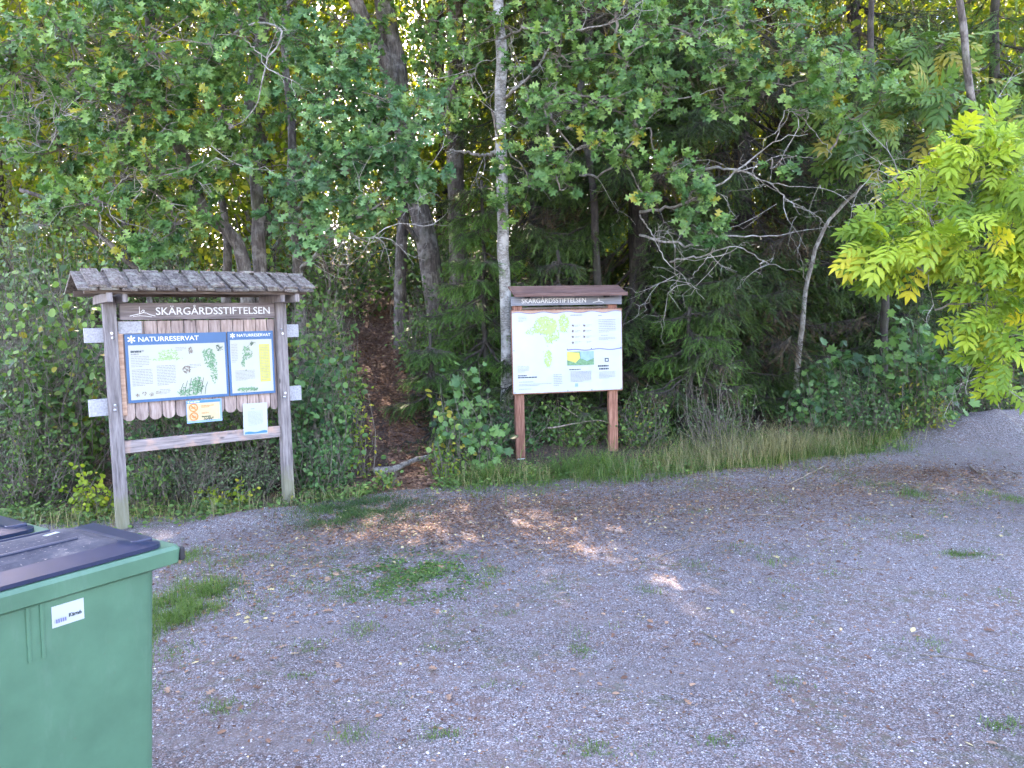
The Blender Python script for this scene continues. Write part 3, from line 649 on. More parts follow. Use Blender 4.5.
# roof
for yy_ in (-.30,.30):
    mb=MB(); mb.box((.70,yy_,2.045),(1.84,.05,.05)); mb.build('eave_beam',M['oldbeam'],b1,bevel=.004)
for u in (0,L):
    mb=MB(); mb.box((u-.045 if u==0 else u+.045,0,1.99),(.045,.70,.075),val=.9); mb.box((u+.075 if u==0 else u-.075,0,1.99),(.04,.62,.075),val=.6); mb.build('roof_bracket',M['post'],b1,bevel=.004)
mb=MB(); mb.box((.735,0,2.165),(1.86,.06,.06)); mb.build('ridge_beam',M['oldbeam'],b1)
sl=math.atan2(.15,.385)
for s in (-1,1):
    mb=MB(); Ls=.43
    cy_,sy_=math.cos(sl),math.sin(sl)
    for layer,(off,wd_) in enumerate(((0,.135),(.075,.135))):
        x=-.27+off
        while x < 1.62:
            w=wd_*rng.uniform(.85,1.08)*(.92 if layer else 1); jl=rng.uniform(-.035,.03); ro=rng.uniform(-.035,.035)
            c=math.cos(ro); si=math.sin(ro)
            Rl=np.array([[c,-si,0],[si,c,0],[0,0,1]]); Rs=np.array([[1,0,0],[0,cy_,s*sy_*-1],[0,s*sy_,cy_]])
            # slope: moving outward (y*s) lowers z
            Rs=np.array([[1,0,0],[0,cy_,s*sy_],[0,-s*sy_,cy_]])
            mid=np.array([x+w/2, s*(Ls/2-.01)*cy_, 2.205-(Ls/2)*sy_+layer*.026+rng.uniform(0,.006)])
            mb.box(mid,(w,Ls+jl,.022),rot=Rs@Rl,val=rng.uniform(.1,.95)); x+=w+(.014 if layer==0 else .04)
    mb.build('roof_planks',M['roofwood'],b1,bevel=.003)
# ================================================================== RIGHT INFORMATION BOARD
A2=PZ(521,465); B2=PZ(615,459); ang2=math.atan2(B2[1]-A2[1],B2[0]-A2[0])
b2=empty('information_board',tuple(A2),ang2,'red-brown two-legged map board with white poster, right of the woodland path','notice board')
for u in (.005,1.195):
    mb=MB(); mb.box((u,.05,.98),(.112,.075,1.87),val=.4 if u<.5 else .85); p=mb.build('post',M['redwood'],b2,bevel=.005)
    mb=MB(); 
    mb.box((u,.008,.03),(.09,.006,.10)); mb.box((u,.092,.03),(.09,.006,.10)); mb.build('post_shoe',M['steel'],p)
mb=MB(); mb.box((.612,-.004,1.361),(1.395,.022,1.012)); bk=mb.build('poster_frame',M['redwood'],b2,bevel=.003)
mb=MB(); mb.box((.612,-.018,1.362),(1.375,.006,.985)); ps2=mb.build('map_poster',M['whiteprint'],b2); tag(ps2,'white poster with a pale yellow island map')
mb=MB(); t1=wave(-.075,1.298,1.832,.010,50,4.5); blob(mb,t1+[(1.298,1.8545),(-.075,1.8545)],-.0215); mb.build('wavy_top_edge',M['paletrim'],ps2)
mb=MB(); t1=wave(-.075,1.298,1.828,.010,50,4.5); stroke(mb,t1,.007,-.0225); t1=wave(.60,1.298,1.372,.007,30,2.2); stroke(mb,t1,.012,-.0222); mb.build('wave_line',M['lavender'],ps2)
y=-.0216
mb=MB(); scat(mb,.33,1.68,.14,.10,170,.022,y); scat(mb,.40,1.58,.10,.12,110,.020,y); scat(mb,.20,1.62,.13,.05,60,.016,y,lambda x,z:abs(z-1.56-(x-.03)*.35)<.04); scat(mb,.56,1.70,.06,.11,90,.02,y,lambda x,z: x>.47+.4*(1.75-z)); scat(mb,.36,1.28,.045,.10,80,.018,y); mb.build('island_map',M['mapyg'],ps2)
mb=MB(); 
for q in ((.17,1.65),(.36,1.68),(.31,1.62),(.38,1.50),(.355,1.43),(.30,1.36),(.27,1.57),(.42,1.55),(.29,1.77)): scat(mb,q[0],q[1],.004,.004,3,.006,y-.0006)
for r_ in range(3):
    for c_ in range(2): scat(mb,.672+.145*c_,1.665-.067*r_,.011,.011,16,.009,y)
scat(mb,.672,1.46,.011,.011,16,.009,y); mb.build('map_symbols',M['brownprint'],ps2)
mb=MB(); lines(mb,-.02,.16,1.075,1.09,1,y,.8); lines(mb,-.02,.38,1.052,1.068,1,y,.85); lines(mb,.985,1.215,1.155,1.178,1,y,.85); lines(mb,1.00,1.205,1.12,1.142,1,y,.85); lines(mb,.62,.86,1.128,1.142,1,y,.7)
sheet(mb,1.075,1.125,1.215,1.262,y); mb.build('headings',M['textdark'],ps2)
mb=MB(); sheet(mb,1.087,1.113,1.226,1.250,y-.001); mb.build('icon_centre',M['whiteprint'],ps2)
mb=MB(); lines(mb,-.01,.29,1.0,1.012,1,y,.6); lines(mb,-.01,.24,.915,.926,1,y,.6); lines(mb,.42,.53,.94,1.09,7,y,.35); lines(mb,.645,.90,1.785,1.80,1,y,.7); lines(mb,1.00,1.07,1.775,1.79,1,y,.8)
for r_ in range(4): lines(mb,.70,.77,1.648-.067*r_,1.678-.067*r_,2,y,.3); lines(mb,.845,.91,1.648-.067*r_,1.678-.067*r_,2,y,.3)
lines(mb,.635,.90,.98,1.115,9,y,.45); lines(mb,1.0,1.22,1.57,1.74,8,y,.3); lines(mb,-.01,.40,.955,.985,2,y,.4); lines(mb,-.02,.12,1.12,1.2,5,y,.3); lines(mb,.0,.1,1.72,1.79,4,y,.3); lines(mb,1.0,1.21,1.01,1.10,6,y,.35); lines(mb,1.03,1.18,1.535,1.545,1,y,.6); lines(mb,1.0,1.21,1.48,1.52,3,y,.3); mb.build('small_print',M['textlight'],ps2)
mb=MB(); sheet(mb,.595,.935,1.185,1.352,y); ph=mb.build('photo_print',M['mapgreen'],ps2)
mb=MB(); blob(mb,[(.595,1.25),(.70,1.215),(.76,1.27),(.75,1.335),(.595,1.352)],y-.0006); mb.build('photo_yellow_trees',M['mapyellow'],ps2)
mb=MB(); blob(mb,[(.77,1.27),(.85,1.235),(.935,1.27),(.935,1.352),(.76,1.352)],y-.0006); sheet(mb,.69,.73,.925,.965,y); mb.build('photo_blue_water',M['ltblue'],ps2)
mb=MB()
for sx_ in (-.06,.60,.905,1.285):
    for sz_ in (.88,1.383): mb.tube([(sx_,-.021,sz_),(sx_,-.0245,sz_)],.006,8)
mb.build('screw',M['textdark'],ps2)
mb=MB(); mb.box((.612,-.012,1.969),(1.385,.024,.108)); tb2=mb.build('title_board',M['greyboard'],b2,bevel=.003)
text('lettering','SKÄRGÅRDSSTIFTELSEN',.045,1.944,-.025,.058,.80,M['white'],tb2,bold=.008)
mb=MB(); y=-.0255
stroke(mb,[(.93,1.94),(.975,1.95),(1.0,1.955),(1.0,1.998)],.006,y); stroke(mb,[(1.0,1.955),(1.02,1.966),(1.01,1.98),(1.0,1.97)],.006,y); stroke(mb,[(1.0,1.955),(1.04,1.95),(1.07,1.938)],.006,y); mb.build('emblem',M['white'],tb2)
mb=MB(); mb.box((.612,.03,1.884),(1.30,.02,.022)); mb.build('cross_batten',M['oldbeam'],b2)
for u in (.02,1.18):
    mb=MB(); mb.box((u+(.09 if u<.5 else -.09),-.06,2.02),(.04,.14,.04)); mb.build('roof_bracket',M['black'],b2)
rt=math.atan2(.11,.30); c_,s_=math.cos(rt),math.sin(rt); Rr=np.array([[1,0,0],[0,c_,-s_],[0,s_,c_]])
mb=MB()
for k,(yo,zo) in enumerate(((-.125,2.050),(-.02,2.088),(.085,2.126))): mb.box((.62,yo,zo),(1.40,.115,.022),rot=Rr,val=.3+.2*k)
mb.box((.62,-.186,2.034),(1.40,.012,.04),val=.3); mb.build('roof',M['redroof'],b2,bevel=.003)
# ================================================================== WHEELIE BINS
def rrect(hx,hy,r,z,n=6,cx=0,cy=0):
    out=[]
    for k,(sx,sy) in enumerate(((1,1),(-1,1),(-1,-1),(1,-1))):
        for t in np.linspace(0,pi/2,n): a=t+k*pi/2; out.append((cx+sx*(hx-r)+r*math.cos(a), cy+sy*(hy-r)+r*math.sin(a), z))
    return np.array(out)
def loft(mb, rings, cap0=True, cap1=True, mis=None, val=.5):
    n=len(rings[0]); 
    for k in range(len(rings)-1):
        i=np.arange(n); j=(i+1)%n
        mb.add(np.concatenate([rings[k],rings[k+1]]), np.stack([i,j,j+n,i+n],-1), val, mis[k] if mis else 0)
    if cap0: mb.add(rings[0],[np.arange(n)[::-1][None,:].copy()],val,0)
    if cap1: mb.add(rings[-1],[np.arange(n)[None,:].copy()],val,mis[-1] if mis else 0)
def make_bin(loc, rz, label, sticker):
    r=empty('wheelie_bin',loc,rz,label,'waste bin','wheelie bins at the edge of the gravel'); r.scale=(1,.86,1)
    mb=MB(); loft(mb,[rrect(.27,.205,.05,.05,cx=.015),rrect(.285,.215,.05,.09,cx=.02),rrect(.335,.262,.045,.975),rrect(.335,.262,.045,.99)]); 
    body=mb.build('body',M['bin'],r,True,bevel=.004)
    mb=MB(); loft(mb,[rrect(.338,.266,.045,.955,cx=.0),rrect(.372,.283,.02,.965,cx=.03),rrect(.376,.286,.02,1.008,cx=.032),rrect(.368,.278,.02,1.02,cx=.03)]); mb.build('rim',M['bin'],r,False,bevel=.003)
    mb=MB()
    for s in (-1,1):
        mb.box((.411,s*.266,.988),(.018,.036,.044)); 
    mb.build('rim_end_cap',M['black'],r,bevel=.006)
    for s in (-1,1):
        mb=MB()
        for dx in (RIB[0],RIB[1]):
            # rib follows the taper of the side
            z0,z1=.80,.97; yy0=-(.215+(.262-.215)*(z0-.09)/.895)
            yy1=-(.215+(.262-.215)*(z1-.09)/.895)
            mb.box((dx,s*-(yy0+yy1)/2,(z0+z1)/2),(.010,.012,.175),rot=np.array([[1,0,0],[0,1,s*.06],[0,-s*.06,1]]))
        mb.build('side_rib',M['bin'],r,bevel=.002)
    mb=MB(); lr=[rrect(.352,.268,.05,1.022,cx=.012),rrect(.352,.268,.05,1.034,cx=.012),rrect(.292,.195,.045,1.056,cx=-.03),rrect(.262,.165,.04,1.066,cx=-.04),rrect(.225,.035,.03,1.086,cx=-.045)]
    loft(mb,lr,mis=[1,1,0,0,0]); lid=mb.build('lid',[M['lid'],M['navy']],r,False,bevel=.004)
    mb=MB()
    for s in (-1,1): mb.box((-.045,s*.10,1.0785),(.42,.012,.008),rot=np.array([[1,0,0],[0,1,s*.16],[0,-s*.16,1]]))
    mb.build('lid_ridge',M['navy'],lid,bevel=.003)
    mb=MB(); mb.box((.315,0,1.040),(.07,.42,.02)); mb.build('hinge_deck',M['navy'],lid,bevel=.006)
    mb=MB(); mb.tube([(.395,-.22,.985),(.43,-.20,.985),(.43,.20,.985),(.395,.22,.985)],.014,8); mb.build('handle',M['bin'],r,True)
    for s in (-1,1):
        mb=MB(); mb.tube([(.31,s*.20,.13),(.31,s*.215,.13),(.31,s*.265,.13),(.31,s*.28,.13)],[.115,.13,.13,.11],28); w=mb.build('wheel',M['black'],r,False,bevel=.004)
        mb=MB(); mb.tube([(.31,s*.274,.13),(.31,s*.284,.13)],.05,16); mb.build('hub',M['navy'],w)
    mb=MB(); mb.tube([(.31,-.2,.13),(.31,.2,.13)],.012,8); mb.build('axle',M['steel'],r)
    if sticker:
        z=.905; x=STK; yy_=-(.215+(.262-.215)*(z-.09)/.895)-.0015
        rot=np.array([[1,0,0],[0,1,-.053],[0,.053,1]])
        mb=MB(); mb.box((x,yy_,z),(.088,.001,.062),rot=rot); st=mb.build('sticker',M['whiteprint'],r)
        mb=MB(); yb=yy_-.0012
        for q in range(5): sheet(mb,x-.036+.006*q,x-.032+.006*q,z-.018,z-.007,yb)
        mb.build('printed_mark',M['lavender'],st)
        t=text('handwriting','Kärnö',x+.002,z-.012,yb,.012,.034,M['textdark'],st)
        mb=MB(); mb.box((.13,.0,1.0875),(.045,.02,.001),rot=Rz(.3)); mb.build('lid_label',M['whiteprint'],lid)
    return r
crn=PZ(186,553,.988); ba=rad(55.7); ca,sa=math.cos(ba),math.sin(ba)
# rear right rim corner is local (.42,-.275)
lc=np.array([.42,-.246]); org=np.array([crn[0]-(lc[0]*ca-lc[1]*sa), crn[1]-(lc[0]*sa+lc[1]*ca)])
def side_x(px,py):
    d=ray(px,py); n=np.array([sa,-ca,0]); P0=np.array([org[0],org[1],0])+n*.222
    t=((P0-CAM)@n)/(d@n); p=CAM+d*t; q=p[:2]-org; return q[0]*ca+q[1]*sa, p[2]
RIB=(side_x(28,630)[0],side_x(42,626)[0]); STK=side_x(68.5,621)[0]
print('bin rib/sticker', RIB, STK, side_x(68.5,621)[1])
make_bin((org[0],org[1],0),ba,'green wheelie bin with dusty dark lid and white sticker, nearest the camera',True)
make_bin((org[0]-.575*sa-.12*ca, org[1]+.575*ca-.12*sa,0),ba,'green wheelie bin mostly out of frame behind the stickered one',False)
# ================================================================== FRONT TREES
# trunks: (pixel polyline (px,py,D), r_base, r_top)
TL='the left information board'
tree('oak_tree','multi-stemmed oak with dense dull green leaves rising behind the left information board',
 [([(248,300,9.4),(236,240,9.3),(205,215,9.2),(192,175,9.1),(165,110,9.0),(150,20,8.9),(150,-120,8.9)],.10,.04),
  ([(262,300,9.5),(258,230,9.5),(256,180,9.6),(250,110,9.7),(262,20,9.8),(258,-120,9.8)],.10,.05),
  ([(226,300,9.7),(228,250,9.8),(222,200,9.9),(215,120,10)],.08,.03)],
 [(70,40,8.6,70,45,.7,120),(150,45,8.3,70,50,.7,130),(235,40,8.8,60,45,.7,110),(130,110,8.4,75,40,.6,120),(215,110,8.6,55,40,.6,90),(60,150,8.8,60,40,.6,80),(155,175,8.5,60,40,.6,100),(235,165,9.1,40,35,.5,40),(90,205,8.4,60,25,.5,50),(175,225,8.6,45,25,.4,45),(15,75,8.5,45,55,.6,70),(110,-30,8.6,140,40,1.0,110),(230,-40,9.0,90,40,1.0,60)],
 'oak','oak',7,.125, limbs=[([(165,110,9),(120,95,8.8),(60,92,8.6),(20,105,8.5)],.03,.010),([(190,60,9.1),(250,25,8.6),(283,32,8.4),(268,60,8.3),(255,108,8.3),(230,128,8.3)],.026,.009),([(95,92,8.6),(55,98,8.4),(30,112,8.3),(34,140,8.3),(48,150,8.3)],.012,.005),([(95,92,8.6),(60,120,8.3),(48,150,8.3),(22,152,8.3)],.010,.004),([(150,90,8.9),(145,70,8.3),(135,100,8.2)],.010,.005),([(268,60,8.3),(235,34,8.2),(205,40,8.2)],.010,.005),([(190,190,8.8),(200,165,8.3),(215,140,8.2)],.008,.004),([(140,165,8.4),(105,200,8.2),(100,245,8.2)],.009,.005),([(205,215,9.2),(150,190,8.6),(140,165,8.4)],.02,.008)],
 limb_mat='branch_pale', bare=46, high=[(-4.6,9.5,9.2,2.6,2.2,2.0,2600,.17),(-2.5,10.5,11.1,2.6,2.4,2.4,2600,.17)])
tree('oak_tree','slender grey stemmed oak between the left information board and the path',
 [([(300,300,10.2),(297,250,10.2),(291,190,10.2),(292,120,10.3),(285,60,10.4),(290,-100,10.5)],.075,.035),([(318,330,10.8),(330,290,10.8),(322,250,10.6)],.03,.012)],
 [(330,100,9.0,60,40,.6,110),(395,130,9.2,60,40,.5,110),(300,170,8.8,45,30,.5,60),(345,170,8.9,55,30,.5,90),(410,175,9.1,40,20,.4,55),(320,50,9.3,60,40,.6,80),(305,225,8.7,35,25,.4,40),(365,210,9.0,40,15,.4,30),(300,-20,9.5,80,40,.8,70)],
 'oak','oak2',7,.125, limbs=[([(302,268,9.9),(322,248,9.3),(345,226,9.0),(380,203,8.9),(402,185,8.9),(420,177,8.9)],.045,.013),([(345,226,9.0),(360,240,8.9),(372,238,8.8)],.012,.005),([(295,210,10.2),(330,180,9.5),(360,185,9.2),(395,215,9.4)],.03,.012)],
 limb_mat='branch_pale', bare=36, high=[(-1.8,10.2,10.1,2.0,1.8,2.0,1800,.16),(-.6,11.2,9.3,2.2,1.2,1.3,2600,.17),(1.2,11.4,9.2,2.0,1.2,1.3,2200,.17),(-2.2,15,11.1,3.0,1.2,1.4,4200,.2),(-.4,14.5,11.0,2.2,1.2,1.4,2600,.2),(-1.0,15,10.3,1.7,1.0,.9,2600,.2),(-3.0,11.6,9.6,2.0,1.2,1.3,2200,.17)])  # high blobs added out of frame to block stray sun flecks
tree('oak_tree','thick forked trunk with rough grey brown bark standing uphill right of the path',
 [([(443,345,12.6),(436,300,12.5),(424,230,12.4),(414,190,12.4),(402,120,12.3),(396,60,12.3),(384,0,12.2),(375,-180,12.2)],.185,.13),
  ([(400,108,12.3),(385,60,12.1),(366,25,12.0),(350,-20,12.0),(330,-150,12.0)],.13,.08,1)],
 [(340,20,11.5,60,40,.8,60),(430,20,11.7,40,40,.8,50),(420,60,11.5,30,25,.6,30),(430,110,11.6,30,20,.5,30)],
 'oak','oak',8,.12, limbs=[([(408,150,12.4),(425,100,12.2),(437,60,12.2)],.05,.02),([(427,250,12.4),(395,215,12.0),(350,195,11.6),(320,190,11.4)],.06,.03)],
 high=[(-2.0,12.3,11.1,3.2,2.5,2.8,3400,.18),(-4.0,12.5,9.1,2.0,2.0,2.0,1200,.18)])
tree('oak_tree','straight dark ridged trunk just right of the forked one',
 [([(462,330,14),(458,250,14),(456,180,14),(454,100,14),(456,30,14),(452,-180,14)],.17,.12)],
 [(470,60,12.8,30,30,.6,30),(440,110,12.9,25,25,.5,24)],'oak','oak',7,.12, high=[(-.8,14,11.2,2.6,2.2,2.6,2200,.18)])
tree('pine_tree','narrow grey trunk rising at the top of the path above the bank',
 [([(401,312,13.2),(400,270,13.2),(402,240,13.2),(404,180,13.3),(398,120,13.4),(392,20,13.5)],.12,.06)],[],'oak','oak',7,.1,bark='bark')
tree('aspen_tree','slim whitish trunk with mottled bark right behind the map board, carrying oak-like sprays',
 [([(507,380,10.2),(506,310,10.2),(503,240,10.2),(502,180,10.2),(500,100,10.2),(502,60,10.2),(498,0,10.2),(495,-160,10.2)],.080,.066)],
 [(560,55,9.2,50,30,.5,55),(585,105,9.0,50,22,.5,60),(625,60,9.1,45,25,.5,38),(575,150,9.0,42,15,.4,38),(640,125,9.0,26,14,.4,14),(530,120,9.4,30,25,.4,28),(525,170,9.4,25,20,.3,18),(560,190,9.0,16,12,.25,9),(610,15,9.3,70,25,.6,50),(480,30,9.7,40,30,.5,40),(450,90,9.6,25,20,.4,20),(500,212,9.8,14,10,.2,6),(560,-30,9.5,100,30,.8,70)],
 'oak','oak',7,.125,bark='bark_pale',limb_mat='branch_pale',bare=30,
 limbs=[([(502,100,10.2),(520,85,9.9),(540,65,9.6),(552,40,9.5),(550,0,9.5)],.035,.015),([(500,152,10.2),(480,155,10.3),(450,150,10.4)],.035,.030),([(500,40,10.2),(530,27,9.4),(570,30,9.2),(620,20,9.1),(660,-15,9.0)],.022,.010),([(520,85,9.9),(500,60,9.5),(475,70,9.4),(492,110,9.4)],.01,.005),([(540,65,9.6),(556,80,9.4),(548,95,9.4),(520,100,9.4)],.009,.004)],
 high=[(.6,10,9.9,2.3,1.8,1.8,2200,.16)])
# bare, lichen covered oak boughs reaching right in front of the spruces
BR=[([(560,128,10.6),(590,130,9.6),(625,134,9.2),(650,128,9.1)],.030,.020),
 ([(580,175,10.4),(610,170,9.6),(655,112,9.3),(700,95,9.1),(745,80,9.0),(790,86,8.9)],.022,.008),
 ([(640,212,10.2),(680,205,9.5),(710,190,9.2),(735,172,9.1),(775,142,9.0),(808,134,8.9)],.030,.008),
 ([(690,170,9.8),(735,170,9.3),(770,183,9.1),(820,188,9.0)],.026,.007),
 ([(640,235,10.0),(690,245,9.4),(720,236,9.1),(770,236,9.0),(835,226,8.9)],.024,.007),
 ([(670,262,9.9),(700,256,9.4),(735,247,9.2),(765,262,9.1),(800,272,9.0)],.020,.006),
 ([(735,172,9.1),(760,165,9.0),(780,155,9.0),(812,158,8.9),(830,150,8.9)],.010,.004),
 ([(770,183,9.1),(795,205,9.0),(815,215,8.9),(830,228,8.9)],.012,.004),
 ([(710,85,9.1),(715,60,9.0),(698,40,9.0),(722,24,8.9),(718,45,8.9)],.014,.005),
 ([(775,142,9.0),(790,110,9.0),(828,150,8.8),(822,165,8.8)],.010,.004),
 ([(720,236,9.1),(705,262,9.0),(690,280,9.0),(700,290,9.0)],.010,.004),
 ([(640,215,10),(655,240,9.5),(668,262,9.3),(690,285,9.2),(705,300,9.1)],.014,.005)]
tree('oak_tree','oak with bare lichen covered boughs and green leaf tufts spreading before the dark spruces',
 [([(598,395,11.0),(600,330,11.0),(596,260,10.9),(592,180,10.8),(580,100,10.8),(590,20,10.7),(592,-160,10.7)],.06,.04)],
 [(690,35,9.0,60,30,.5,40),(735,60,8.9,40,22,.4,30),(670,95,9.1,30,14,.4,18),(725,112,9.0,22,10,.3,12),(668,168,9.0,22,12,.3,18),(615,150,9.1,22,12,.3,12),(690,200,8.9,18,14,.25,20),(700,228,8.9,20,12,.2,16),(640,190,9.1,14,10,.2,10),(790,60,8.9,45,22,.45,34),(840,75,8.8,30,20,.4,26),(800,108,8.9,24,12,.3,13),(750,20,9.0,70,22,.5,44),(780,160,8.9,16,8,.2,5),(765,95,8.9,20,14,.3,16),(870,110,8.8,25,18,.3,18),(640,25,9.1,35,20,.4,22)],
 'oak','oak',7,.125,limbs=BR,limb_mat='branch_pale',bark='bark_dark',bare=40,high=[(2.4,10.5,9.8,2.6,2.0,1.8,2400,.16)],limb_r=.012)
# ash at the right
tree('ash_tree','ash with bright yellow green feathered leaves hanging over the right edge of the gravel',
 [([(1046,400,11.6),(1030,300,11.0),(1000,220,10.2),(975,120,9.6),(960,0,9.5),(950,-150,9.5)],.06,.035),([(1075,400,11.6),(1075,250,10.6),(1060,80,9.8),(1065,-100,9.8)],.07,.04)],
 [(968,185,7.9,45,32,.45,21),(928,215,7.7,42,28,.4,18),(1013,160,7.8,35,25,.4,13),(893,252,7.7,30,20,.35,13),(968,252,7.7,48,30,.4,21),(1018,220,7.6,30,38,.4,15),(993,308,7.7,36,26,.35,14),(1016,360,7.6,14,18,.25,6),(900,202,7.9,22,20,.25,7),(968,150,8.2,40,16,.4,7),(1048,290,7.8,50,80,.5,20)],
 'ash','ash',5,.30,bark='bark',limb_mat='branch_pale',limb_r=.010,up=.8,droop=.35,gap=2,spread=.42,
 bare=24,limbs=[([(960,130,8.9),(900,175,8.2),(877,172,8.0),(856,200,7.9),(846,235,7.8)],.011,.005),([(930,230,8.4),(945,245,7.9),(928,275,7.7),(935,310,7.7)],.008,.004),([(1000,330,8.9),(985,360,8.2),(1010,395,7.7)],.008,.004),([(900,175,8.2),(880,190,8.0),(893,200,7.9),(896,180,7.9),(870,185,7.9)],.010,.006)],
 high=[(5.6,8.6,7.8,1.8,1.4,1.2,900,.15)], ysh=.03)
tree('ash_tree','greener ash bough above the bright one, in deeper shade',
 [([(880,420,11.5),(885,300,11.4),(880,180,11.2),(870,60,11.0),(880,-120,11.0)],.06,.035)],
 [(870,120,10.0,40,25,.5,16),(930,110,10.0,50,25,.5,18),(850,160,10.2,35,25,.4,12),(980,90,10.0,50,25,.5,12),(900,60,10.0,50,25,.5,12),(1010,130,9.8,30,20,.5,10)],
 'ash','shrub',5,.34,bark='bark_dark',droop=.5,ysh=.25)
tree('sapling','thin bent grey sapling leaning left against the dark wood on the right',
 [([(797,375,10.9),(800,345,10.9),(806,290,10.8),(814,255,10.7),(826,225,10.6),(850,198,10.5),(862,185,10.4)],.045,.020)],
 [(812,262,10.6,10,8,.2,6)],'oval','shrub',6,.05,bark='branch_pale',limb_r=.004,limbs=[([(806,290,10.8),(800,255,10.5),(790,235,10.4)],.01,.004)])
# diagonal leaning trunks at the left
tree('dead_tree','dark leaning trunk slanting down behind the left end of the plank roof',
 [([(150,300,9.0),(128,262,8.9),(95,232,8.8),(60,205,8.7),(20,190,8.6)],.04,.022)],[(40,225,8.4,35,20,.4,24)],'oak','grey',8,.08)
# spruces
spruce('spruce_tree','tall dark spruce with drooping branches directly behind the map board',640,11.9,13.5,2.6,.3,.20,dens=2.3,dead=.25,twl=.26)
spruce('spruce_tree','dark spruce with brownish dead twigs, right of the one behind the map board',742,12.8,13.0,2.5,.3,.18,dens=2.0,dead=.38,twl=.26)
spruce('spruce_tree','spruce standing deepest in the shade behind the bent sapling',850,14.5,13.0,2.5,.4,.18,dens=.8,dead=.2,twl=.30)
spruce('spruce_tree','young fresh green spruce between the path and the whitish trunk',487,10.7,3.2,1.25,.15,.05,'needle2',dens=4.2,dead=.02,twl=.15,front=False)
spruce('spruce_tree','little bushy spruce beside the path, below the forked trunk',432,10.0,1.35,.8,.08,.03,'needle2',dens=3.4,dead=.02,twl=.13,front=False)
spruce('spruce_tree','small arching spruce low down between the map board and the bent sapling',690,10.1,1.75,1.35,.12,.04,'needle2',dens=2.6,dead=.18,twl=.16,front=False)
spruce('spruce_tree','low dense spruce filling the gap behind the map board legs',560,10.3,2.3,1.2,.15,.05,'needle',dens=2.2,dead=.1,twl=.16,front=False)
spruce('spruce_tree','spruce with grey green branches at the far upper right',985,14.8,12.0,2.6,2.5,.16,'needle2',dens=.7,dead=.1,twl=.3)
spruce('spruce_tree','spruce half hidden behind oak leaves left of the whitish trunk',540,13.8,12.5,2.3,.4,.17,dens=.8,dead=.15,twl=.3)
# ================================================================== SHRUBS
G='undergrowth along the edge of the wood'
sh=lambda *a,**k: shrub('shrub',*a,group=G,**k)
sh('tall loose shrub with grey green leaves at the far left edge of the photo',10,8.4,70,215,leaf='oval',mat='grey',size=.065,stems=110,lps=30,depth=.6)
sh('broad leaved shrub filling the space left of the roofed board',62,7.9,62,262,leaf='round',mat='shrub',size=.075,stems=110,lps=28,depth=.5)
sh('low small leaved shrub below the tall grey green one, near the bins',18,7.35,60,400,leaf='oval',mat='shrub',size=.042,stems=90,lps=30,depth=.4)
sh('yellow green seedling growing just left of the nearer board post',85,7.0,28,465,leaf='round',mat='lime',size=.05,stems=22,lps=20,depth=.2,cat='plant')
sh('dense small leaved shrub right behind the lower rail of the left board',165,7.75,55,345,leaf='oval',mat='teal',size=.055,stems=120,lps=30,depth=.4)
sh('twiggy shrub behind the right half of the left board',245,8.15,50,330,leaf='oval',mat='shrub',size=.055,stems=110,lps=28,depth=.4)
sh('low twiggy shrub with tiny greyish leaves under the middle of the left board',190,7.4,48,438,leaf='oval',mat='grey',size=.030,stems=80,lps=34,depth=.28)
sh('low greyish shrub under the right half of the left board',248,7.65,36,440,leaf='oval',mat='grey',size=.032,stems=60,lps=32,depth=.25)
sh('bright yellow green sprig in the grass below the paper notice',222,7.25,34,483,leaf='round',mat='lime',size=.045,stems=16,lps=14,depth=.15,cat='plant')
sh('low dark shrub between the nearer post and the middle of the left board',140,7.1,26,455,leaf='oval',mat='shrub',size=.045,stems=50,lps=26,depth=.2)
sh('full rounded green shrub just right of the left board, beside the path',314,8.15,36,352,leaf='round',mat='teal',size=.062,stems=150,lps=28,depth=.42)
sh('tall airy shrub with pale leaves over the rounded one right of the plank roof',322,9.0,35,262,leaf='round',mat='shrub',size=.07,stems=50,lps=20,depth=.4,ysh=.1)
sh('low fresh green shrub in the corner where board and path meet',312,7.75,36,425,leaf='oval',mat='teal',size=.05,stems=90,lps=26,depth=.28)
sh('small plant with yellowing leaves on the left lip of the path',358,8.5,16,395,leaf='oval',mat='lime',size=.05,stems=26,lps=14,depth=.2,cat='plant')
sh('small broad leaved plant at the foot of the path',385,7.9,16,462,leaf='round',mat='shrub',size=.05,stems=16,lps=12,depth=.15,cat='plant',ysh=.3)
sh('hazel seedling with large round leaves right of the path',470,8.75,42,378,leaf='maple',mat='teal',size=.10,stems=44,lps=13,depth=.3,ysh=.1)
sh('light green leafy plant leaning over the right side of the path',450,8.6,24,392,leaf='round',mat='oak',size=.07,stems=22,lps=12,depth=.2,ysh=.3,cat='plant')
sh('yellowing plant in the tall grass right of the path mouth',441,8.35,20,440,leaf='oval',mat='lime',size=.04,stems=20,lps=14,depth=.2,cat='plant')
sh('dark leafy undergrowth behind the left leg of the map board',515,9.5,38,402,leaf='oval',mat='teal',size=.055,stems=70,lps=24,depth=.3)
sh('dark leafy undergrowth between the legs of the map board',570,9.6,40,400,leaf='round',mat='shrub',size=.05,stems=80,lps=24,depth=.3)
sh('dark undergrowth just right of the right leg of the map board',640,9.6,40,395,leaf='oval',mat='shrub',size=.05,stems=80,lps=24,depth=.35)
sh('leggy half dry shrub in front of the low spruce branches',715,9.45,45,370,leaf='oval',mat='grey',size=.035,stems=70,lps=12,depth=.35)
sh('small blue green bush at the gravel edge right of the map board',742,9.0,20,442,leaf='oval',mat='grey',size=.035,stems=40,lps=24,depth=.2)
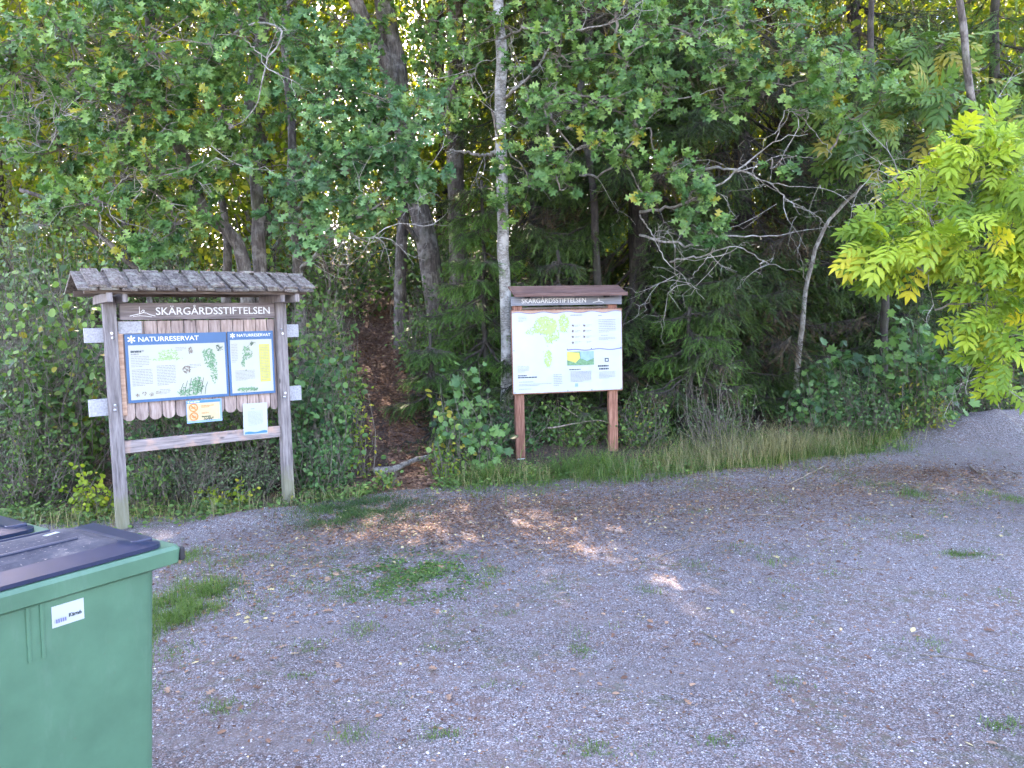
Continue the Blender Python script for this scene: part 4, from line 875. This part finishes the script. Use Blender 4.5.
sh('spreading maple seedling with big dark leaves near the foot of the sapling',838,10.4,36,345,leaf='maple',mat='teal',size=.13,stems=50,lps=12,depth=.4)
sh('shrub of dense small dark leaves left of the ash',862,10.1,45,372,leaf='oval',mat='teal',size=.05,stems=120,lps=28,depth=.4)
sh('maple shrub with large lobed leaves behind the hanging ash leaves',915,10.3,48,300,leaf='maple',mat='teal',size=.13,stems=90,lps=13,depth=.5,ysh=.12)
sh('low yellowish green shrub beside the gravel mound',925,10.0,34,368,leaf='oval',mat='shrub',size=.05,stems=90,lps=26,depth=.35,ysh=.33)
sh('dark shrub behind the gravel mound under the ash',985,11.0,50,345,leaf='oval',mat='shrub',size=.06,stems=90,lps=24,depth=.5)
sh('little yellow green plant on top of the gravel mound edge',1008,10.6,20,405,leaf='oval',mat='lime',size=.05,stems=14,lps=12,depth=.2,cat='plant')
sh('fern like dark plant low under the maple seedling',812,10.1,26,372,leaf='maple',mat='teal',size=.09,stems=30,lps=11,depth=.3)
# uphill filling shrubs, left of the path and beyond
for q in (('dim shrub on the bank between the path and the rounded shrub',338,9.6,22,320,'oval','shrub'),('shaded shrub on the slope left of the upper path',300,10.6,55,255,'oval','shrub'),
          ('shaded shrub far up behind the plank roof',170,10.4,80,230,'oval','grey'),('shaded shrub deep behind the leftmost foliage',40,10.2,80,190,'oval','shrub'),
          ('low brush between the two uphill trunks right of the path',425,11.6,26,285,'oval','shrub'),('shaded brush at the foot of the forked trunk',470,12.2,34,270,'oval','shrub')):
    sh(q[0],q[1],q[2],q[3],q[4],leaf=q[5],mat=q[6],size=.07,stems=90,lps=24,depth=.6)
for n_,(px,D,top,hw) in enumerate(((60,13.5,210,90),(190,14,215,90),(330,14.5,180,90),(390,17.5,165,80),(450,15,225,70),(560,15,215,80),(680,15.5,215,90),(800,15,225,80),(930,14,215,100),(1040,13,220,80))):
    shrub('shrub','waist high brush in the deep shade of the wood behind',px,D,hw,top,leaf='far',mat='shrub',size=.11,stems=110,lps=26,depth=.9,group='brush deep in the wood')
# ================================================================== WOOD BEHIND
variants=[]
for k in range(3):
    r=empty('broadleaf_tree',(0,0,-60),0,'sunlit broadleaf tree in the wood behind the spruces and oaks','tree','trees of the wood behind')
    hh=12+1.5*k; mb=MB(); ln=smoothline([(0,0,-.4),(.15,0,hh*.3),(-.1,.1,hh*.6),(.1,0,hh*.9)],16,.03); mb.tube(ln,np.linspace(.17,.04,16),8,rough=.05); mb.build('trunk',M['bark_dark'],r,True)
    lm,tw=MB(),MB(); ns=120; 
    zc=hh*rng.random(ns)**1.15+.4; rad_=2.5*np.sin(np.clip(zc/hh,.12,.97)*pi)**.5; a=rng.uniform(0,2*pi,ns); q=np.sqrt(rng.random(ns))
    cs=np.stack([np.cos(a)*rad_*q,np.sin(a)*rad_*q,zc],1)
    at_=ln[np.clip((zc/hh*14-2).astype(int),1,15)]; twigs(tw,at_,cs,.02,.005,.1,seg=4)
    n=12500; i=rng.integers(0,ns,n); P=cs[i]+rng.standard_normal((n,3))*np.array([.5,.5,.34])
    P[:,2]=np.maximum(P[:,2],.3)
    place(lm,'far',P,rng.standard_normal((n,3)),rng.standard_normal((n,3))+np.array([0,0,.8]),.15*rng.uniform(.6,1.2,n),np.clip(rng.normal(.5,.2,ns)[i]+rng.normal(0,.12,n),0,1))
    lm.build('crown',M['far'],r); tw.build('twigs',M['twig'],r); variants.append(r)
r2=np.random.default_rng(5); spots=[]
for row,(Y_,st,x0,x1) in enumerate(((16.5,3.4,-13,14),(20.5,3.6,-16,18),(25.5,4.4,-20,22),(30,4.4,-24,26),(35,4.4,-28,30))):
    x=x0+r2.uniform(0,2)
    while x<x1: spots.append((x,Y_+r2.uniform(-1.2,1.2))); x+=st*r2.uniform(.8,1.2)
used=set()
def clear(x,y):
    if y>23: return True
    c=GAPS[-1][0]; t=(y-c[1])/SD[1]; return abs(x-(c[0]+SD[0]*t))>1.15
spots=[q for q in spots if clear(*q)]
for n_,(x,yy_) in enumerate(spots):
    k=n_%3; src=variants[k]
    if k not in used: o=src; used.add(k)
    else:
        o=src.copy(); COL.objects.link(o)
        for ch in src.children:
            c=ch.copy(); COL.objects.link(c); c.parent=o
    o.location=(x,yy_,float(hgt(x,yy_))); o.rotation_euler.z=r2.uniform(0,6.28); s=r2.uniform(.85,1.15); o.scale=(s,s,s*r2.uniform(.9,1.1))
# ================================================================== GROUND COVER
def blades(mb, P, h, w, lean, val, mi=0):
    n=len(P); a=rng.uniform(0,2*pi,n); d=np.stack([np.cos(a),np.sin(a),np.zeros(n)],1); s=np.stack([-np.sin(a+rng.normal(0,.6,n)),np.cos(a),np.zeros(n)],1); s=unit(s)
    h=np.asarray(h)[:,None]; w=(np.asarray(w)*np.ones(n))[:,None]; l=(np.asarray(lean))[:,None]*h
    p0=P; p1=P+d*l*.25+np.array([0,0,1])*h*.55; p2=P+d*l+np.array([0,0,1])*h*np.sqrt(np.clip(1-.45*np.asarray(lean)[:,None]**2,.15,1))
    V=np.stack([p0-s*w,p0+s*w,p1-s*w*.8,p1+s*w*.8,p2],1).reshape(-1,3); b=(np.arange(n)*5)[:,None]
    mb.add(V,[b+np.array([[0,1,3,2]]),b+np.array([[2,3,4]])],val,mi)
def onground(x,y): return np.where(y<edge(x)-.0, np.maximum(gravz(x,y), -1), groundz(x,y)+.0)
# verge grass
g1,g2=MB(),MB()
n=110000; x=rng.uniform(-6.5,8.5,n); t=np.where(rng.random(n)<.85,rng.normal(.30,.30,n),rng.normal(.0,.35,n))+.16*fbm2(x,x*0+3,54,4); y=yv(x)+t
d=(0.55+.45*fbm2(x,y,51,2.6)*1.3); px_=np.exp(-((x-pathx(y))/.28)**4)
right=sm((x+1.1)/.8); keep=(rng.random(n)<np.clip(d*(.35+.65*right),.16,1)*(1-.97*px_)*np.where(x>5.2,.25,1)*np.where((x>-2.9)&(x<-2.0)&(t<.1),.25,1)); x,y,t=x[keep],y[keep],t[keep]
P=np.stack([x,y,onground(x,y)-.01],1); n=len(x); prof=np.clip(.5+.5*np.clip((t+.35)/.5,0,1),0,1)
hh=rng.uniform(.04,.17,n)*(.6+.7*sm((x+1.2)/.8))*prof*(1+1.1*fbm2(x,y,52,3)); hh=np.clip(hh*(1+.6*sm((x+1.0)/.8)*np.clip(rng.normal(.6,.6,n),0,2)),.025,.40)
val=np.clip(rng.normal(.42,.2,n)+.18*fbm2(x,y,53,1.6),0,.97); hh=hh*rng.uniform(.45,1.25,n); hh=hh*np.clip(.55+.9*fbm2(x,y,58,7)+rng.normal(0,.2,n),.3,1.7); blades(g1,P,hh,.0024*rng.uniform(.7,1.5,n),np.where(rng.random(n)<.4,rng.uniform(1.2,2.4,n),rng.uniform(.3,1.3,n)),val)
tag(g1.build('verge_grass',M['grass']),'green grass growing along the foot of the undergrowth','grass',kind='stuff')
hb=MB(); n=16000; x=rng.uniform(-6,5.2,n); t=rng.normal(.25,.22,n); y=yv(x)+t; k=(np.abs(x-pathx(y))>.3)&(rng.random(n)<np.clip(.5+.9*fbm2(x,y,57,2.2),.03,1)); x,y,t=x[k],y[k],t[k]; n=len(x)
P=np.stack([x,y,onground(x,y)+rng.uniform(.015,.17,n)*np.clip(.4+t,.2,1)],1); place(hb,'oval',P,rng.standard_normal((n,3))*np.array([1,1,.4]),np.array([0,-.4,1])+rng.standard_normal((n,3))*.35,.045*rng.uniform(.5,1.3,n),np.clip(rng.normal(.55,.2,n),0,1))
tag(hb.build('verge_herbs',M['shrub']),'low leafy herbs mixed into the verge grass','herbs',kind='stuff')
# dry straw between map board and sapling
n=8000; x=rng.uniform(.6,5.4,n); t=rng.normal(.30,.34,n); k=(rng.random(n)<.25+.75*np.exp(-((x-3.1)/1.0)**2)); x,t=x[k],t[k]; y=yv(x)+t
P=np.stack([x,y,onground(x,y)-.01],1); blades(g2,P,rng.uniform(.15,.62,len(x))*np.exp(-((x-3.0)/1.6)**2*.5),.0018,rng.uniform(.2,1.3,len(x)),rng.random(len(x)))
n=1100; x=rng.uniform(-5.5,-1.4,n); y=yv(x)+rng.normal(.15,.18,n); k=np.abs(x-pathx(y))>.35; x,y=x[k],y[k]; P=np.stack([x,y,onground(x,y)-.01],1); blades(g2,P,rng.uniform(.06,.26,len(x)),.002,rng.uniform(.2,1.2,len(x)),rng.random(len(x)))
n=300; x=rng.uniform(-.6,.4,n); y=yv(x)+rng.normal(.2,.2,n); P=np.stack([x,y,onground(x,y)-.01],1); blades(g2,P,rng.uniform(.1,.3,n),.002,rng.uniform(.2,1.2,n),rng.random(n))
tag(g2.build('dry_grass',M['straw']),'dry straw coloured grass stalks standing in the verge','grass',kind='stuff')
# grass patches and tufts on the gravel: (px,py,rx,ry,n,height,kind)
PATCH=[(175,612,34,26,2600,.085,0),(205,600,34,12,900,.06,0),(360,512,55,14,5200,.055,2),(330,520,40,10,1500,.04,0),(412,578,52,18,2200,.035,1),(420,575,50,16,900,.03,0),(380,590,50,14,900,.03,0),(330,588,60,14,700,.03,0),(250,560,60,10,600,.035,0),(180,560,30,10,700,.05,0),(350,560,60,10,500,.03,0),
 (968,556,26,4,420,.03,0),(905,540,14,4,160,.03,0),(770,500,10,5,180,.045,0),(700,512,10,3,120,.03,0),(845,480,9,4,160,.05,0),(1005,500,16,7,300,.05,0),(905,495,18,8,350,.06,0),(880,488,14,6,200,.05,0),(960,500,16,5,200,.04,0),(690,490,16,4,160,.04,0),(690,568,10,4,100,.03,0),(800,565,16,3,120,.03,0),(780,588,9,3,100,.03,0),(770,563,6,3,80,.04,0),(650,595,8,3,70,.03,0),(580,640,6,3,60,.03,0),(582,655,6,3,60,.03,0),(613,632,5,2,40,.03,0),
 (365,634,12,5,140,.03,0),(430,655,7,3,60,.03,0),(350,740,12,4,110,.03,0),(610,755,20,5,180,.03,0),(720,747,12,3,70,.03,0),(920,647,10,4,100,.03,0),(1000,730,14,3,110,.03,0),(480,590,10,4,120,.035,0),(510,620,7,3,70,.03,0),(225,710,14,4,130,.03,0),(415,705,12,3,60,.03,0),(440,740,10,3,60,.03,0),(500,690,10,3,60,.03,0),(310,650,16,4,110,.03,0),(265,610,14,4,120,.03,0),(300,680,8,2,40,.03,0),(548,590,16,4,90,.025,0),(450,620,16,4,100,.03,0),(870,525,12,3,100,.03,0),(930,515,10,3,100,.035,0),(740,548,14,3,80,.03,0),(830,575,10,2,50,.025,0),(165,655,14,6,150,.035,0),(160,690,8,4,60,.03,0),(790,690,10,3,50,.03,0),(1010,600,8,3,50,.03,0),(950,600,10,2,50,.03,0),(650,520,10,2,60,.03,0),(560,512,8,2,50,.03,0),(485,575,26,8,260,.03,0),(470,600,16,6,120,.03,0)]
g3,g4,g5=MB(),MB(),MB()
for (px,py,rx,ry,n,h_,kd) in PATCH:
    c=PZ(px,py); ex=PZ(px+rx,py); ey=PZ(px,py-ry); RX=np.linalg.norm(ex-c)*.75; RY=np.linalg.norm(ey-c)*.75
    n=int(n*2.2); h_*=1.0; dd_=2.0 if n<500 else 1.0; P=np.zeros((n,3)); P[:,0]=c[0]+rng.normal(0,RX*.75*dd_,n); P[:,1]=c[1]+rng.normal(0,RY*.75*dd_,n)
    k=rng.random(n)<np.clip(.6+.8*fbm2(P[:,0],P[:,1],61,7)-.1,.02,1); P=P[k]; n=len(P)
    P[:,2]=gravz(P[:,0],P[:,1])-.004
    if kd==1: place(g4,'round',P+np.array([0,0,.006]),rng.standard_normal((n,3))*np.array([1,1,.2]),np.array([0,0,1])+rng.standard_normal((n,3))*.3,.021*rng.uniform(.5,1.3,n),np.clip(rng.normal(.5,.25,n),0,1))
    else: blades(g5 if kd==2 else g3,P,h_*rng.uniform(.4,1.2,n),.0016,rng.uniform(.3,1.5,n),np.clip(rng.normal(.42 if kd==0 else .15,.2,n),0,1))
tag(g3.build('grass_tufts',M['grass']),'small grass tufts scattered over the gravel','grass',kind='stuff')
tag(g4.build('clover_patch',M['clover']),'patch of low clover in the gravel in front of the path','ground cover',kind='stuff')
tag(g5.build('moss_grass',M['clover']),'soft dense green grass cushion at the mouth of the path','grass',kind='stuff')
n=90000; x=rng.uniform(-4,8,n); y=rng.uniform(2.5,9.6,n); k=(y<edge(x))&(rng.random(n)<np.clip((fbm2(x,y,91,1.3)-.02)*1.3,0,1)*np.clip((fbm2(x,y,92,5)+.1),0,1)*np.clip((y-1.5)/6,.1,1)); x,y=x[k],y[k]; n=len(x); g6=MB()
blades(g6,np.stack([x,y,gravz(x,y)-.003],1),rng.uniform(.01,.035,n),.0016,rng.uniform(.5,1.6,n),np.clip(rng.normal(.5,.25,n),0,1)); tag(g6.build('sparse_grass',M['grass']),'sparse short grass growing through the gravel','grass',kind='stuff')
# litter
l1=MB()
def zone(px,py,rx,ry,n,s,template='far',vm=.4,vs=.28):
    c=PZ(px,py); RX=np.linalg.norm(PZ(px+rx,py)-c); RY=np.linalg.norm(PZ(px,py-ry)-c)
    P=np.zeros((n,3)); P[:,0]=c[0]+rng.normal(0,RX*.6,n); P[:,1]=c[1]+rng.normal(0,RY*.6,n)
    P[:,2]=onground(P[:,0],P[:,1])+rng.uniform(.002,.014,n)
    d=rng.standard_normal((n,3))*np.array([1,1,.15]); nn=np.array([0,0,1])+rng.standard_normal((n,3))*.25
    place(l1,template,P,d,nn,s*rng.uniform(.4,1.3,n),np.clip(rng.normal(vm,vs,n),0,1))
zone(500,600,600,150,5000,.020,vm=.3); zone(480,512,160,16,6500,.026,vm=.38,vs=.34); zone(400,535,120,16,3800,.026,vm=.4,vs=.34); zone(600,520,170,28,5000,.022,vm=.4,vs=.36)
zone(880,482,150,18,5000,.026,vm=.38,vs=.34); zone(940,474,80,8,1800,.028,vm=.35); zone(760,500,160,25,5500,.022,vm=.4,vs=.36); zone(230,580,100,40,1800,.024,vm=.4)
zone(500,560,560,60,230,.05,'oak',.6,.25); zone(560,640,520,110,170,.04,'oval',.55,.3); zone(500,500,380,20,420,.036,'oval',.6,.28); zone(250,600,130,60,130,.045,'oak',.7,.25); zone(320,570,120,40,50,.06,'oak',.7,.2); zone(560,545,40,20,900,.022,vm=.5); zone(512,620,520,130,9000,.012,vm=.25); zone(700,490,320,30,6000,.02,vm=.3)
# on the path and forest floor
n=26000; x=rng.uniform(-6,7,n); y=yv(x)+rng.uniform(.1,7,n); k=rng.random(n)<np.where(np.abs(x-pathx(y))<.6,1,.45); x,y=x[k],y[k]; n=len(x)
P=np.stack([x,y,groundz(x,y)+rng.uniform(.02,.04,n)],1); place(l1,'far',P,rng.standard_normal((n,3))*np.array([1,1,.2]),np.array([0,-.2,1])+rng.standard_normal((n,3))*.3,.045*rng.uniform(.5,1.3,n),np.clip(rng.normal(.35,.22,n),0,1))
n=9000; y=rng.uniform(7.8,15,n)**1.0; x=pathx(y)+rng.normal(0,.22,n); P=np.stack([x,y,groundz(x,y)+rng.uniform(.02,.04,n)],1); place(l1,'far',P,rng.standard_normal((n,3))*np.array([1,1,.2]),np.array([0,-.2,1])+rng.standard_normal((n,3))*.3,.045*rng.uniform(.4,1.3,n),np.clip(rng.normal(.3,.25,n),0,1))
tag(l1.build('fallen_leaves',M['litter']),'brown and yellow leaf litter strewn over gravel and path','fallen leaves',kind='stuff')
# needle and twig debris
l2=MB()
def sliv(n,x,y,z,L):
    a=rng.uniform(0,2*pi,n); A_=np.stack([x,y,z],1); B_=A_+np.stack([np.cos(a),np.sin(a),rng.normal(0,.08,n)],1)*(L*rng.uniform(.4,1.5,n))[:,None]; twigs(l2,A_,B_,.0016,.0012,.08,seg=2,val=rng.random())
for (px,py,rx,ry,n,L_) in ((500,510,260,20,1600,.06),(860,490,220,25,2600,.08),(560,600,520,100,1500,.05),(300,560,140,30,500,.06)):
    c=PZ(px,py); RX=np.linalg.norm(PZ(px+rx,py)-c); RY=np.linalg.norm(PZ(px,py-ry)-c); x=c[0]+rng.normal(0,RX*.6,n); y=c[1]+rng.normal(0,RY*.6,n); sliv(n,x,y,onground(x,y)+.006,L_)
tag(l2.build('twig_debris',M['stick']),'fine twigs and stalks scattered over the gravel','twigs',kind='stuff')
# loose pebbles standing proud of the surface
pb_=MB(); n=15000; y=1.9+6.5*rng.random(n)**1.3; x=rng.uniform(-1,1,n)*(.72*y+.3); k=y<edge(x); x,y=x[k],y[k]; n=len(x)
oc=np.array([[1,0,0],[.3,.9,.1],[-.8,.5,0],[-.7,-.6,.1],[.4,-.85,0],[.1,.1,.75],[0,0,-.5]]); fc=np.array([[0,1,5],[1,2,5],[2,3,5],[3,4,5],[4,0,5],[1,0,6],[2,1,6],[3,2,6],[4,3,6],[0,4,6]])
a=rng.uniform(0,2*pi,n); s=.0050*rng.uniform(.5,1.5,n)**1.3; c_,s_=np.cos(a),np.sin(a); st=rng.uniform(.6,1.1,(n,1))
V=np.stack([(oc[None,:,0]*c_[:,None]-oc[None,:,1]*st*s_[:,None])*s[:,None]+x[:,None],(oc[None,:,0]*s_[:,None]+oc[None,:,1]*st*c_[:,None])*s[:,None]+y[:,None],oc[None,:,2]*s[:,None]+(gravz(x,y)+.002)[:,None]],-1)
pb_.add(V.reshape(-1,3),(fc[None]+(np.arange(n)*7)[:,None,None]).reshape(-1,3),np.repeat(rng.random(n),10))
def pebmat():
    m,nt,b=newmat('pebble'); c=ramp(nt,attr_v(nt),[(0,(.10,.098,.105)),(.5,(.25,.245,.255)),(.85,(.40,.39,.40)),(1,(.62,.60,.60))]); nt.links.new(c,b.inputs['Base Color']); b.inputs['Roughness'].default_value=.75; return m
tag(pb_.build('loose_pebbles',pebmat()),'loose grey stones lying on the gravel','gravel',kind='stuff')
# ================================================================== FALLEN STICKS AND LOG
def stick(name,label,pl,r,mat='stick',lift=.0,cat='stick',fork=None):
    P=[]
    for (px,py) in pl:
        q=PZ(px,py); P.append([q[0],q[1],float(onground(np.array(q[0]),np.array(q[1])))+r*.8+lift])
    P=smoothline(P,14,r*.5); b=P[0].copy(); b[2]-=r*.8
    mb=MB(); mb.tube(P-b,np.linspace(r,r*.45,14),6,rough=.08)
    if fork:
        i=fork; d=unit(P[i+1]-P[i]); e=np.array([-d[1],d[0],0.05])*.5+d; L_=np.linalg.norm(P[-1]-P[0])*.25; mb.tube(smoothline([P[i]-b,P[i]-b+e*L_*.5,P[i]-b+e*L_+np.array([0,0,.01])],6),np.linspace(r*.6,r*.3,6),5)
    o=mb.build(name,M[mat],None,True,loc=tuple(b)); return tag(o,label,cat,'sticks lying on the gravel')
stick('fallen_stick','long pale stick on the gravel right of the map board, ending at the verge',[(785,488),(812,478),(845,461)],.008,fork=5)
stick('fallen_stick','long thin stick lying level in the right part of the gravel',[(745,517),(790,519),(830,527)],.007)
stick('fallen_stick','short light stick lying in front of the map board',[(658,560),(680,552),(702,546)],.006)
stick('fallen_stick','dark thin stick slanting across the near gravel in the middle',[(700,637),(715,645),(736,664)],.004,'twig')
stick('fallen_stick','dark curved stick near the right edge of the gravel',[(920,660),(960,664),(1023,680)],.005,'twig',fork=6)
stick('fallen_stick','straight pale twig lying level across the right gravel',[(830,571),(865,572),(893,571)],.004)
stick('fallen_stick','forked whitish stick below the gravel mound',[(970,468),(985,480),(998,492)],.012,fork=7)
stick('fallen_stick','thin curved twig just before the map board',[(612,495),(620,505),(632,507)],.005,'twig')
stick('fallen_stick','short pale stick beside the grass behind the bins',[(205,578),(215,579),(228,580)],.009)
stick('fallen_stick','fork of dark twigs beside a small tuft on the right',[(782,545),(792,556),(786,570)],.004,'twig',fork=5)
P=[];
for (px,py,D) in ((372,440,8.55),(392,430,8.75),(408,420,8.95),(428,408,9.2)):
    q=PY(px,py,D); P.append([q[0],q[1],float(groundz(np.array(q[0]),np.array(q[1])))+.06+(.03 if px>400 else 0)])
P=smoothline(P,14,.006); mb=MB(); mb.tube(P-P[0],np.linspace(.045,.025,14),8,rough=.06); tag(mb.build('fallen_branch',M['branch_pale'],None,True,loc=tuple(P[0])),'thick mossy branch lying across the woodland path','branch')
P=[PY(548,428,9.3),PY(575,424,9.3),PY(597,420,9.35),PY(612,424,9.4)]; mb=MB(); P=smoothline(P,10,.004); mb.tube(P-P[0],np.linspace(.012,.005,10),6); mb.tube(smoothline([P[5]-P[0],PY(560,405,9.35)-P[0]],5),np.linspace(.006,.003,5),5)
tag(mb.build('dead_branch',M['stick'],None,True,loc=tuple(P[0])),'pale dead branch caught between the legs of the map board','branch')
# ================================================================== LIGHT, SKY, CAMERA

w=bpy.data.worlds.new('World'); SC.world=w; w.use_nodes=True; nt=w.node_tree; bg=nt.nodes['Background']
sky=nt.nodes.new('ShaderNodeTexSky'); sky.sky_type='NISHITA'; sky.sun_disc=False; sky.sun_elevation=SUN_EL; sky.sun_rotation=SUN_AZ; sky.air_density=1.0; sky.dust_density=1.5; sky.ozone_density=1.0
nt.links.new(sky.outputs[0],bg.inputs[0]); bg.inputs[1].default_value=0.15
sl_=bpy.data.lights.new('sun','SUN'); sl_.energy=3.7; sl_.angle=rad(.5); sl_.color=(1,.90,.74); so=bpy.data.objects.new('sun',sl_); COL.objects.link(so)
from mathutils import Vector, Matrix
sd=Vector((math.sin(SUN_AZ)*math.cos(SUN_EL),math.cos(SUN_AZ)*math.cos(SUN_EL),math.sin(SUN_EL))); so.rotation_euler=(sd).to_track_quat('Z','Y').to_euler(); so.location=(0,-5,20)
cd=bpy.data.cameras.new('camera'); co=bpy.data.objects.new('camera',cd); COL.objects.link(co)
cd.sensor_width=36; cd.lens=F/1024*36; cd.clip_end=2000; cd.clip_start=.05
mw=Matrix([[*RC[i],CAM[i]] for i in range(3)]+[[0,0,0,1]]); co.matrix_world=mw; SC.camera=co
SC.view_settings.view_transform='Standard'; SC.view_settings.look='None'; SC.view_settings.gamma=1; SC.view_settings.exposure=3.55
SC.view_settings.use_white_balance=True; SC.view_settings.white_balance_temperature=7050; SC.view_settings.white_balance_tint=27
SC.render.engine='CYCLES'; cy=SC.cycles; cy.use_denoising=True; cy.max_bounces=5; cy.diffuse_bounces=3; cy.transmission_bounces=3; cy.glossy_bounces=2; cy.sample_clamp_indirect=6; cy.use_adaptive_sampling=True; cy.adaptive_threshold=0.03
print('tris', sum(len(o.data.polygons) for o in SC.objects if o.type=='MESH'))
